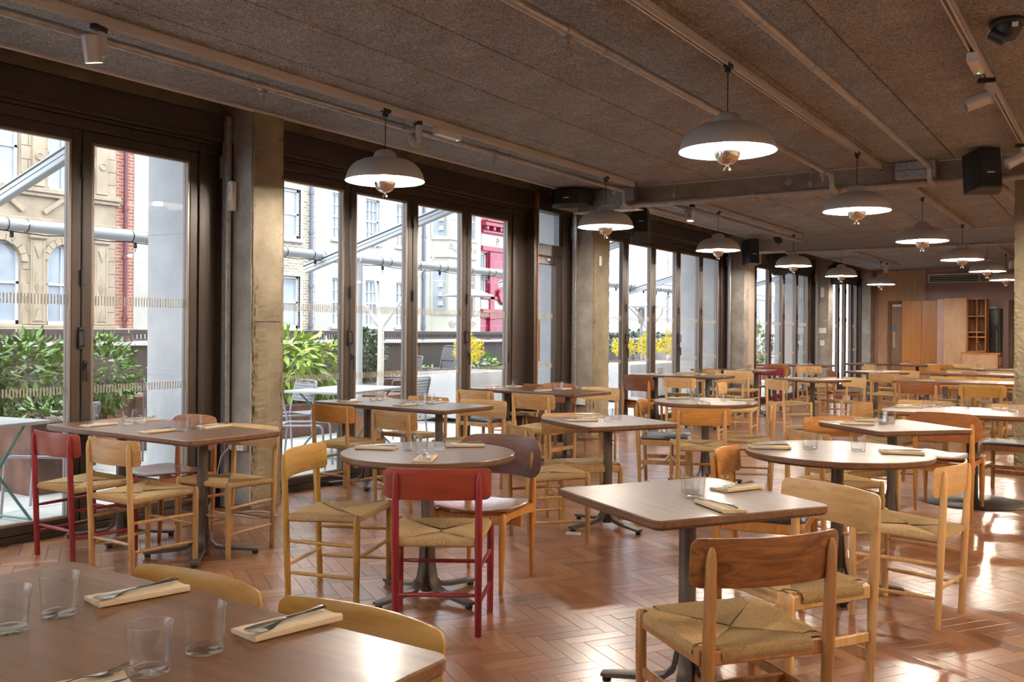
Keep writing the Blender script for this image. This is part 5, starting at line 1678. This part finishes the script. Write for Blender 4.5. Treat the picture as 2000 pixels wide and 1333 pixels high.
plant('ivy on the parapet seen through the third window bay', (-10.6, 22.0), [(900, (0, 0, 1.15), (.25, 2.0, .25), .10, .4, .6)], lm_dark, ('box', .5, 4.2, .6), 6, seed=12)
# bare trees


def bare_tree(x, y, lab, seed, h=3.4, mat=barkp, r0=.055):
    t = thing('bare_tree', lab, 'tree', (x, y, -.012), 0, 'leafless terrace trees')
    r = random.Random(seed); br = MB()
    MB().tube([(0, 0, .3), (.01, .01, .9), (.0, .02, 1.45)], [r0, r0 * .92, r0 * .85], 12).build('trunk', mat, t)
    planter(t, .7, .7, .45)

    def grow(p, d, L, rad, lv):
        pts = [p]; q = p
        for k in range(3):
            d = (d + Vector((r.uniform(-.22, .22), r.uniform(-.22, .22), .10))).normalized()
            q = q + d * L / 3; pts.append(q)
        br.tube(pts, [rad, rad * .85, rad * .7, rad * .55], 7)
        if lv:
            for _ in range(2 if lv < 3 else 3):
                dd = (d + Vector((r.uniform(-.9, .9), r.uniform(-.9, .9), r.uniform(.0, .4)))).normalized()
                grow(pts[r.choice((2, 3))], dd, L * .72, rad * .55, lv - 1)
    for a in (0.4, 2.5, 4.4):
        grow(Vector((0, .02, 1.42)), Vector((math.cos(a) * .75, math.sin(a) * .75, .8)).normalized(), .75, r0 * .62, 2)
    br.build('branch', mat, t)


bare_tree(-9.25, 10.45, 'pale bare tree outside the second window bay', 21)
bare_tree(-9.4, 20.0, 'pale bare tree outside the third window bay', 22, r0=.04)
bare_tree(-9.2, 27.5, 'pale bare tree seen past the third pillar', 23)
t = thing('bare_shrub', 'leafless twiggy shrub outside beside the first pillar', 'shrub', (-10.1, 8.35, -.012))
r = random.Random(31); tw = MB()
for _ in range(26):
    a = r.uniform(0, 6.28); l = r.uniform(.15, .5)
    tw.tube([(r.uniform(-.06, .06), r.uniform(-.06, .06), .35), (math.cos(a) * l * .5, math.sin(a) * l * .5, .75), (math.cos(a) * l, math.sin(a) * l, r.uniform(1.0, 1.4))], [.007, .005, .003], 5)
tw.build('twig', flat('pink_twig', (.42, .30, .27), .8), t)
planter(t, .6, .6, .4)
for i, (x, y, w, d, h, lab) in enumerate(((-7.75, 4.45, .5, .5, .60, 'rusty steel planter box just outside the first window'), (-9.6, 7.0, .6, 1.2, .62, 'rusty steel planter behind the dark terrace chair'), (-10.3, 12.6, .6, 1.6, .62, 'rusty steel planter behind the chair stack'))):
    t = thing('planter', lab, 'planter', (x, y, -.012), 0, 'rusty steel planters'); planter(t, w, d, h)
    r = random.Random(50 + i); mb = leaves(MB(), 160, (0, 0, h + .04), (w * .42, d * .42, .12), .09, r); tag(mb.build('foliage', lm_green, t, recalc=False), None, kind='stuff')
t = thing('terracotta_pot', 'large terracotta pot under the folding terrace table', 'pot', (-7.55, 8.25, -.012)); pot(t, .27, .5)
t = thing('terracotta_pot', 'terracotta pot beyond the first window table', 'pot', (-8.4, 5.1, -.012)); pot(t, .2, .36)

# white cloth tables with flowers


def cloth_table(cx, cy, w, d, lab, flowers, gl_):
    t = thing('cloth_table', lab, 'table', (cx, cy, -.012), 0, 'terrace tables under white cloths')
    rings = []; n = 120
    base = rrect(-w / 2, -d / 2, w / 2, d / 2, .05, 6)
    per = []
    for i in range(len(base)):
        a, b = base[i], base[(i + 1) % len(base)]
        seg = max(1, int(math.dist(a, b) / .05))
        for k in range(seg): per.append((a[0] + (b[0] - a[0]) * k / seg, a[1] + (b[1] - a[1]) * k / seg))
    for z, f in ((.75, 0), (.742, .006), (.6, .014), (.35, .03), (.08, .045)):
        ring = []
        for i, (x, y) in enumerate(per):
            wv = f * (1 + .9 * math.sin(i * .9) * min(1, f * 40))
            l = math.hypot(x / w, y / d); ring.append((x + x / w * wv * 1.3, y + y / d * wv * 1.3 * (w / d) ** .2, z))
        rings.append(ring)
    MB().loft(rings, True, False).build('tablecloth', flat('white_cloth', (.55, .55, .565), .85) if 'white_cloth' not in bpy.data.materials else bpy.data.materials['white_cloth'], t)
    MB().box(-w / 2 + .05, -d / 2 + .05, .70, w / 2 - .05, d / 2 - .05, .735).box(-.05, -d / 2 + .2, 0, .05, d / 2 - .2, .7).build('table_frame', M['blackmetal'], t)


vase_m = MB().lathe([(0, 0), (.05, 0), (.055, .1), (.05, .16), (.046, .16), (.05, .1), (.045, .01), (0, .01)], 16).mesh('vase')
wine = MB().lathe([(0, 0), (.035, 0), (.004, .006), (.004, .09), (.03, .115), (.042, .15), (.034, .21), (.032, .21), (.04, .15), (.028, .118), (0, .10)], 14).mesh('wine_glass')
cloth_table(-8.75, 11.9, .8, 1.5, 'round edged table under white cloth seen through second window bay', 1, 1)
cloth_table(-8.5, 18.0, .9, 3.2, 'long table under white cloth seen through third window bay', 3, 1)
for i, (x, y, lab) in enumerate(((-8.75, 12.0, 'yellow mimosa bouquet on the cloth table, second window bay'), (-8.5, 17.0, 'yellow mimosa bouquet on the long cloth table, leftmost'), (-8.5, 18.1, 'yellow mimosa bouquet on the long cloth table, middle'), (-8.5, 19.2, 'yellow mimosa bouquet on the long cloth table, last'))):
    t = thing('flower_vase', lab, 'flowers', (x, y, .7385), 0, 'yellow mimosa bouquets')
    inst('vase', vase_m, M['whitemetal'], t)
    r = random.Random(60 + i); mb = leaves(MB(), 900, (0, 0, .34), (.24, .26, .20), .05, r, 0, .2, .5); leaves(mb, 120, (-.02, .02, .58), (.05, .05, .14), .05, r, 0, .2, .5)
    tag(mb.build('blossom', lm_yellow, t, recalc=False), None, kind='stuff')
wg = [(-8.55, 11.55), (-8.65, 12.3), (-8.9, 12.45), (-8.3, 16.75), (-8.3, 17.4), (-8.3, 17.7), (-8.3, 18.5), (-8.35, 18.8)]
for i, (x, y) in enumerate(wg):
    o = inst('wine_glass', wine, M['tumbler'], None, (x, y, .7385))
    tag(o, 'stemmed wine glass, %s of those on the %s' % (ORD[i if i < 3 else i - 3], 'cloth table in second window bay' if i < 3 else 'long cloth table'), 'glass', 'wine glasses on the cloth tables')

# ================================================================ buildings across the street
BX = -19.0


def wall_open(y0, y1, z0, z1, ops, depth=.16):
    """front face of a wall (facing the terrace) with rectangular openings and their reveals"""
    mb = MB()
    ys = sorted(set([y0, y1] + [v for o in ops for v in o[:2]])); zs = sorted(set([z0, z1] + [v for o in ops for v in o[2:4]]))
    for a, b in zip(ys, ys[1:]):
        for c, d in zip(zs, zs[1:]):
            if any(o[0] <= (a + b) / 2 <= o[1] and o[2] <= (c + d) / 2 <= o[3] for o in ops): continue
            mb.add([(0, a, c), (0, b, c), (0, b, d), (0, a, d)], [(0, 1, 2, 3)])
    for a, b, c, d in ops:
        e = -depth
        mb.add([(0, a, c), (0, b, c), (0, b, d), (0, a, d), (e, a, c), (e, b, c), (e, b, d), (e, a, d)], [(0, 1, 5, 4), (1, 2, 6, 5), (2, 3, 7, 6), (3, 0, 4, 7)])
    mb.box(-.6, y0, z0, -depth - .03, y1, z1)
    return mb


def bwin(parent, a, b, c, d, ny, nz, fm, depth=.13, fw=.06, bar=.022):
    w = MB(); x0, x1 = -depth, -depth + .05
    w.box(x0, a, c, x1, a + fw, d).box(x0, b - fw, c, x1, b, d).box(x0, a, c, x1, b, c + fw * 1.3).box(x0, a, d - fw, x1, b, d)
    m_ = (c + d) / 2
    w.box(x0, a, m_ - .025, x1, b, m_ + .025)
    for i in range(1, ny): y = a + fw + (b - a - 2 * fw) * i / ny; w.box(x0 + .01, y - bar / 2, c, x1 - .01, y + bar / 2, d)
    for i in range(1, nz):
        if abs(i - nz / 2) < .1: continue
        z = c + (d - c) * i / nz; w.box(x0 + .01, a, z - bar / 2, x1 - .01, b, z + bar / 2)
    o = w.build('window', fm, parent)
    MB().box(-depth - .02, a, c, -depth + .004, b, d).build('pane', M['winpane'], o)
    return o


M['winpane'] = flat('house_window_pane', (.30, .34, .38), .06, var=.25, bscale=1.2)
M['winpale'] = flat('house_window_blind', (.55, .60, .60), .2, var=.1, bscale=2)
wht = flat('white_joinery', (.50, .50, .50), .5); cream = flat('cream_paint', (.45, .435, .365), .7, var=.04, bscale=2, bump=.1)
stone_m = concrete('sandstone', (.29, .23, .16), (.38, .31, .225), pit=.15, scale=.5); stone_l = concrete('sandstone_trim', (.265, .21, .145), (.355, .29, .21), pit=.2, scale=.7)

# honey coloured stone building with arched windows
b1 = thing('stone_building', 'honey coloured stone building with arched windows across the street', 'building', (BX, 0, 0))
ops = [(9.55, 10.40, 1.45, 3.16), (10.97, 11.68, 1.44, 3.16), (9.6, 10.35, 4.32, 5.9), (10.97, 11.68, 4.28, 5.9), (6.6, 7.4, 1.45, 3.16), (8.1, 8.9, 1.45, 3.16), (6.6, 7.4, 4.3, 5.9), (8.1, 8.9, 4.3, 5.9)]
wall_open(-6, 12.55, -5, 9.5, ops).build('wall', stone_l, b1)
for k, (a, b, c, d) in enumerate(ops):
    o = bwin(b1, a, b, c, d, 1 if k % 2 == 0 else 2, 2, wht)
    if c < 2:
        # arch: stone spandrels in the top corners and a ring of voussoirs
        mid, rr_ = (a + b) / 2, (b - a) / 2
        sp_ = MB(); n = 12
        pts = [(mid + rr_ * math.cos(PI * q / n), d - rr_ + rr_ * math.sin(PI * q / n)) for q in range(n + 1)]
        for q in range(n):
            (ya, za), (yb, zb) = pts[q], pts[q + 1]
            sp_.add([(0, ya, za), (0, yb, zb), (0, yb, d), (0, ya, d), (-.16, ya, za), (-.16, yb, zb)], [(0, 1, 2, 3), (0, 1, 5, 4)])
        sp_.build('spandrel', stone_l, b1)
        for q in range(9):
            a0, a1 = PI * q / 9 + .015, PI * (q + 1) / 9 - .015
            vv = [(x_, mid + R_ * math.cos(t_), d - rr_ + R_ * math.sin(t_)) for x_ in (-.02, .06) for (R_, t_) in ((rr_, a0), (rr_, a1), (rr_ + .13, a1), (rr_ + .13, a0))]
            MB().add(vv, [(0, 1, 2, 3), (4, 5, 6, 7), (0, 1, 5, 4), (1, 2, 6, 5), (2, 3, 7, 6), (3, 0, 4, 7)]).build('voussoir', stone_m, b1)
# ashlar blocks
zr_ = 1.44; row = 0
while zr_ < 6.2:
    h_ = .285
    y = 9.3 - (.27 if row % 2 else 0)
    while y < 12.53:
        l = .50
        a, b = max(y, 9.3) + .006, min(y + l, 12.545) - .006
        blocked = any(a < o[1] + .02 and b > o[0] - .02 and zr_ < o[3] + .12 and zr_ + h_ > o[2] - .02 for o in ops) or (3.50 < zr_ + h_ / 2 < 4.33)
        if not blocked and b - a > .08:
            MB().cbox(0, a, zr_ + .006, .018 + rnd.uniform(-.004, .004), b, zr_ + h_ - .006, .006).build('stone', stone_m, b1)
        elif b - a > .08 and not (3.50 < zr_ + h_ / 2 < 4.33):
            for o in ops:
                if a < o[0] - .16 and b > o[0] - .02 and o[2] < zr_ + h_ / 2 < o[3]: MB().cbox(0, a, zr_ + .006, .018, o[0] - .03, zr_ + h_ - .006, .006).build('stone', stone_m, b1)
                if a < o[1] and b > o[1] + .16 and o[2] < zr_ + h_ / 2 < o[3]: MB().cbox(0, o[1] + .03, zr_ + .006, .018, b, zr_ + h_ - .006, .006).build('stone', stone_m, b1)
        y += l
    zr_ += h_; row += 1
for (z0, z1, dep) in ((4.20, 4.30, .14), (4.12, 4.20, .09), (3.58, 3.66, .12), (3.50, 3.58, .08), (1.28, 1.37, .16), (1.37, 1.43, .10)):
    MB().cbox(-.02, -6, z0, dep, 12.6, z1, .012).build('string_course', stone_l, b1)
for y0 in (10.58, 12.02, 9.1, 7.6):
    pl = MB().cbox(-.02, y0, 1.44, .07, y0 + .31, 3.5, .01).cbox(-.02, y0 + .02, 4.33, .07, y0 + .29, 6.4, .01)
    pl.cbox(.07, y0 + .03, 1.5, .085, y0 + .06, 3.2, .004).cbox(.07, y0 + .25, 1.5, .085, y0 + .28, 3.2, .004)
    po = pl.build('pilaster', stone_m, b1)
    MB().cbox(-.02, y0 - .03, 3.22, .13, y0 + .34, 3.48, .03).cbox(.0, y0 - .05, 3.42, .16, y0 + .36, 3.5, .02).build('capital', stone_l, po)
    for zc in (2.3,):
        for rr_, xx in ((.13, .085), (.08, .10), (.04, .115)):
            MB().loft([[(x_, y0 + .155, zc + rr_ * 1.9), (x_, y0 + .155 + rr_ * .8, zc), (x_, y0 + .155, zc - rr_ * 1.9), (x_, y0 + .155 - rr_ * .8, zc)] for x_ in (.06, xx)], True, True, False).build('diamond', stone_l, po)
    for zc in (1.62, 2.98):
        sg = 1 if zc < 2 else -1
        MB().loft([[(x_, y0 + .06, zc - .1 * sg), (x_, y0 + .25, zc - .1 * sg), (x_, y0 + .155, zc + .16 * sg)] for x_ in (.06, .095)], True, True, False).build('triangle', stone_l, po)
    MB().lathe([(.05, 0), (.085, 0), (.085, .03), (.07, .04), (.05, .02)], 20).xf(Matrix.Translation((.07, y0 + .155, 4.95)) @ Matrix.Rotation(PI / 2, 4, 'Y')).build('ring', stone_l, po)
for yc in (11.33, 9.95):
    for s in (-1, 1):
        MB().cbox(-.6, -.02, -.05, .02, .12, .05, .01).xf(Matrix.Translation((.06, yc, 4.16)) @ Matrix.Rotation(R(90), 4, 'Z') @ Matrix.Rotation(s * R(38), 4, 'Y') @ (Matrix.Scale(-1, 4, (1, 0, 0)) if s > 0 else Matrix.Identity(4))).build('pediment', stone_l, b1)

# red brick strip with down pipe, pale rendered return
b2 = thing('red_brick_building', 'narrow red brick wall with maroon down pipe across the street', 'building', (BX, 0, 0))
MB().box(-.6, 12.55, -5, -.01, 13.01, 9.5).build('wall', brickmat('red_brick', (.34, .12, .07), (.28, .09, .05), (.36, .28, .24)), b2)
dp_ = flat('maroon_pipe', (.12, .025, .03), .35)
MB().tube([(.06, 12.76, -4), (.06, 12.76, 9)], .045, 12).build('down_pipe', dp_, b2)
for z in (1.6, 3.0, 4.1): MB().lathe([(.045, -.05), (.065, -.05), (.065, .05), (.045, .05)], 14, (.06, 12.76, z)).build('pipe_collar', dp_, b2)
MB().cbox(-.02, 12.5, 1.26, .14, 13.05, 1.38, .01).build('string_course', stone_l, b2); MB().cbox(-.02, 12.5, 3.50, .14, 13.05, 3.62, .01).build('string_course', stone_l, b2)
b3 = thing('rendered_building', 'pale beige rendered wall across the street beside red brick', 'building', (BX, 0, 0))
MB().box(-.6, 13.01, -5, .0, 16.6, 9.5).build('wall', concrete('beige_render', (.35, .335, .295), (.42, .40, .355), pit=.05, scale=.4), b3)
for z in (1.9, 2.9, 3.9, 4.9): MB().box(-.01, 13.01, z, .004, 16.6, z + .012).build('joint', M['beampaint'], b3)

# yellow stock brick house
b4 = thing('stock_brick_house', 'yellow and grey brick house with white sash windows', 'building', (BX, 0, 0))
ops = [(17.35, 18.16, 3.86, 5.22), (17.35, 18.16, 1.40, 2.84)]
wall_open(16.6, 18.73, -5, 9.5, ops).build('wall', brickmat('stock_brick', (.42, .35, .20), (.22, .20, .17), (.52, .50, .45)), b4)
for a, b, c, d in ops:
    bwin(b4, a, b, c, d, 1, 2, wht, fw=.07)
    MB().cbox(-.02, a - .06, c - .10, .10, b + .08, c, .01).cbox(-.05, b, c, .02, b + .09, d + .08, .006).cbox(-.05, a - .09, c, .02, a, d + .08, .006).cbox(-.05, a, d, .02, b, d + .08, .006).build('window_surround', wht, b4)
gp = flat('grey_pipe_paint', (.13, .14, .18), .4)
MB().tube([(.07, 18.52, -4), (.07, 18.52, 9)], .05, 12).build('down_pipe', gp, b4)
for z in (1.5, 2.6, 4.1, 5.2): MB().lathe([(.05, -.05), (.07, -.05), (.07, .05), (.05, .05)], 14, (.07, 18.52, z)).build('pipe_collar', gp, b4)

# white painted brick house
b5 = thing('white_brick_house', 'cream white painted brick house with multi pane sash windows', 'building', (BX, 0, 0))
ops = [(a, b, c, d) for (a, b) in ((19.40, 20.0), (20.80, 21.42), (22.20, 22.82)) for (c, d) in ((4.0, 5.32), (1.49, 2.87))]
wall_open(18.73, 23.75, -5, 9.5, ops, .14).build('wall', brickmat('painted_brick', (.46, .455, .41), (.43, .425, .38), (.37, .365, .325)), b5)
for a, b, c, d in ops:
    bwin(b5, a, b, c, d, 3, 4, wht, fw=.045)
    MB().cbox(-.02, a - .08, c - .09, .09, b + .08, c - .005, .01).build('sill', cream, b5)
MB().tube([(.07, 23.5, -4), (.07, 23.5, 9)], .05, 12).build('down_pipe', gp, b5)
for z in (1.5, 3.1, 4.4): MB().lathe([(.05, -.05), (.07, -.05), (.07, .05), (.05, .05)], 14, (.07, 23.5, z)).build('pipe_collar', gp, b5)

# cream house with carved bay window
b6 = thing('cream_bay_house', 'cream house with carved bay window across the street', 'building', (BX, 0, 0))
MB().box(-.6, 23.75, -5, 0, 26.75, 9.5).build('wall', cream, b6)
bay = MB()
prof = [(0, 23.95), (.5, 24.25), (.5, 25.75), (0, 26.05)]


def bayring(z, g=0.0): return [(x + (g if x > .1 else 0), y + (-g if y < 25 else g) * .6, z) for x, y in prof] + [(-.3, 26.05, z), (-.3, 23.95, z)]


for z0, z1, g in ((-4, 1.30, 0), (1.30, 1.38, .08), (1.38, 1.90, .0), (1.90, 2.0, .07), (3.40, 3.78, .0), (3.78, 3.88, .10), (3.88, 4.36, 0), (4.36, 4.46, .08), (5.3, 5.5, .05), (5.5, 9, 0)):
    bay.loft([bayring(z0, g), bayring(z1, g)], True, True, False)
bay.build('bay_front', cream, b6)
for z0, z1 in ((2.0, 3.40), (4.46, 5.3)):
    for i in range(3):
        (xa, ya), (xb, yb) = prof[i], prof[i + 1]
        nseg = 2 if i == 1 else 1
        post = MB(); pn = MB()
        d = Vector((xb - xa, yb - ya, 0)); nrm = Vector((d.y, -d.x, 0)).normalized()
        for k in range(1 if i else 0, nseg + 1):
            p = Vector((xa, ya, 0)) + d * k / nseg
            post.box(p.x - .07, p.y - .07, z0, p.x + .04, p.y + .07, z1)
        zt = z0 + (z1 - z0) * .72
        A_, B_ = Vector((xa, ya, 0)) - nrm * .05, Vector((xb, yb, 0)) - nrm * .05
        o = post.build('window', cream, b6)
        for q0, q1 in ((z0, zt - .03), (zt + .03, z1)):
            pn.add([(A_.x, A_.y, q0), (B_.x, B_.y, q0), (B_.x, B_.y, q1), (A_.x, A_.y, q1)], [(0, 1, 2, 3)])
        pn.build('pane', M['winpane'], o)
        tb_ = MB(); tb_.add([(A_.x + .02, A_.y, zt - .03), (B_.x + .02, B_.y, zt - .03), (B_.x + .02, B_.y, zt + .03), (A_.x + .02, A_.y, zt + .03)], [(0, 1, 2, 3)]); tb_.build('transom', cream, o)
carv = MB(); r = random.Random(9)
for zc in (1.62, 4.12):
    for k in range(13):
        y = 24.32 + k * .112; cz = zc + r.uniform(-.05, .05); rr_ = r.uniform(.05, .11)
        pts = [(.52, y + rr_ * (1 - t / 14) * math.cos(t * .75 + k), cz + rr_ * (1 - t / 14) * 1.5 * math.sin(t * .75 + k)) for t in range(12)]
        carv.tube(pts, .016, 6)
carv.build('carved_scroll', cream, b6)
for yb_ in (24.1, 25.9):
    for z0, z1 in ((2.0, 3.4), (4.46, 5.3)):
        for q in range(3): MB().loft([[(x_, yb_ - .06, z0 + .2 + q * .3), (x_, yb_, z0 + .35 + q * .3), (x_, yb_ + .06, z0 + .2 + q * .3)] for x_ in (.2, .36)], True, True, False).build('triangle_ornament', cream, b6)

# ox blood tiled corner building with lettering
b7 = thing('red_tiled_building', 'ox blood red tiled building with white lettered band', 'building', (BX, 0, 0))
ops = [(26.75, 27.15, 2.55, 4.15), (28.15, 28.75, 2.55, 4.15)]
wall_open(26.75, 33.0, -5, 9.5, ops).build('wall', brickmat('red_tile', (.27, .015, .05), (.20, .012, .035), (.36, .10, .12), bw=.32, bh=.26, rough=.2, msize=.014), b7)
for a, b, c, d in ops: bwin(b7, a, b, c, d, 2, 3, wht)
redt = flat('red_glaze', (.24, .014, .035), .2, var=.2, bscale=3)
band = MB().cbox(-.02, 26.75, 4.39, .05, 33, 4.80, .006).cbox(-.02, 26.75, 1.83 + .32, .04, 33, 2.45 + .05, .006).build('white_band', wht, b7)
for z0, z1, d_ in ((4.22, 4.39, .10), (4.86, 4.95, .12), (5.10, 5.24, .22), (5.24, 5.30, .3), (2.5, 2.62, .10), (2.02, 2.15, .12), (1.83, 2.02, .06)): MB().cbox(-.02, 26.75, z0, d_, 33, z1, .012).build('cornice', redt, b7)
for k in range(14): MB().cbox(0, 26.85 + k * .42, 4.96, .2, 26.98 + k * .42, 5.09, .01).build('dentil', redt, b7)
for a in (27.2, 28.8): MB().cbox(0, a, 1.0, .10, a + .30, 4.2, .02).cbox(.02, a - .05, 1.78, .14, a + .35, 1.9, .02).build('tile_pier', redt, b7)
MB().lathe([(.0, 0), (.26, 0), (.30, .03), (.26, .08), (.18, .08), (.0, .05)], 24).xf(Matrix.Translation((.08, 28.0, 2.62)) @ Matrix.Rotation(PI / 2, 4, 'Y')).build('round_pediment', redt, b7)
ink = flat('sign_black', (.03, .03, .035), .4)


def letters(txt, y, z, size, parent, x=.056):
    cu = bpy.data.curves.new('lettering', 'FONT'); cu.body = txt; cu.size = size; cu.extrude = .006
    cu.materials.append(ink)
    tmp = bpy.data.objects.new('lettering', cu)
    me = bpy.data.meshes.new_from_object(tmp); bpy.data.objects.remove(tmp)
    o = bpy.data.objects.new('lettering', me); COL.objects.link(o); o.parent = parent
    o.location = (x, y, z); o.rotation_euler = (PI / 2, 0, PI / 2)
    return o


letters('P', 27.62, 4.46, .38, band); letters('I', 28.24, 4.46, .38, band); letters('E', 28.28, 2.2, .34, band, .046)
MB().box(.045, 26.75, 3.2, .06, 27.1, 3.25).box(.045, 26.75, 3.3, .06, 27.1, 3.36).box(.045, 26.75, 3.42, .06, 27.1, 3.48).build('slatted_blind', ink, b7)

# far pale blocks past the second pillar
b8 = thing('pale_block', 'large pale blank rendered wall seen past the second pillar', 'building', (BX, 0, 0))
MB().box(-.6, 33.0, -5, 0, 41.5, 12).build('wall', concrete('pale_render', (.40, .415, .45), (.46, .48, .52), pit=.03, scale=.3), b8)
for z in (1.8, 4.2): MB().box(-.01, 33, z, .012, 41.5, z + .03).build('joint', M['beampaint'], b8)
b9 = thing('far_stone_house', 'far stone house with narrow windows past the second pillar', 'building', (BX, 0, 0))
ops = [(42.6 + k * 1.0, 43.1 + k * 1.0, z0, z1) for k in range(3) for z0, z1 in ((4.3, 5.7), (1.8, 3.2))] + [(48 + k * 1.6, 48.8 + k * 1.6, 1.6, 3.4) for k in range(8)] + [(48 + k * 1.6, 48.8 + k * 1.6, 4.4, 6.2) for k in range(8)]
wall_open(41.5, 66, -5, 14, ops).build('wall', concrete('far_stone', (.50, .48, .46), (.62, .60, .58), pit=.1, scale=.4), b9)
for o_ in ops: bwin(b9, *o_, 1, 2, wht)
MB().cbox(-.02, 41.5, 3.7, .2, 66, 3.9, .02).build('string_course', M['concp'], b9)
street = struct(MB().box(-19.2, -8, -5.2, -11.2, 66, -5.0).build('street_ground', flat('asphalt', (.12, .12, .125), .9)), 'street far below the terrace')
struct(MB().box(-11.2, -8, -5.2, -10.9, 66, -.05).build('terrace_edge_wall', M['concp']), 'wall carrying the terrace edge')
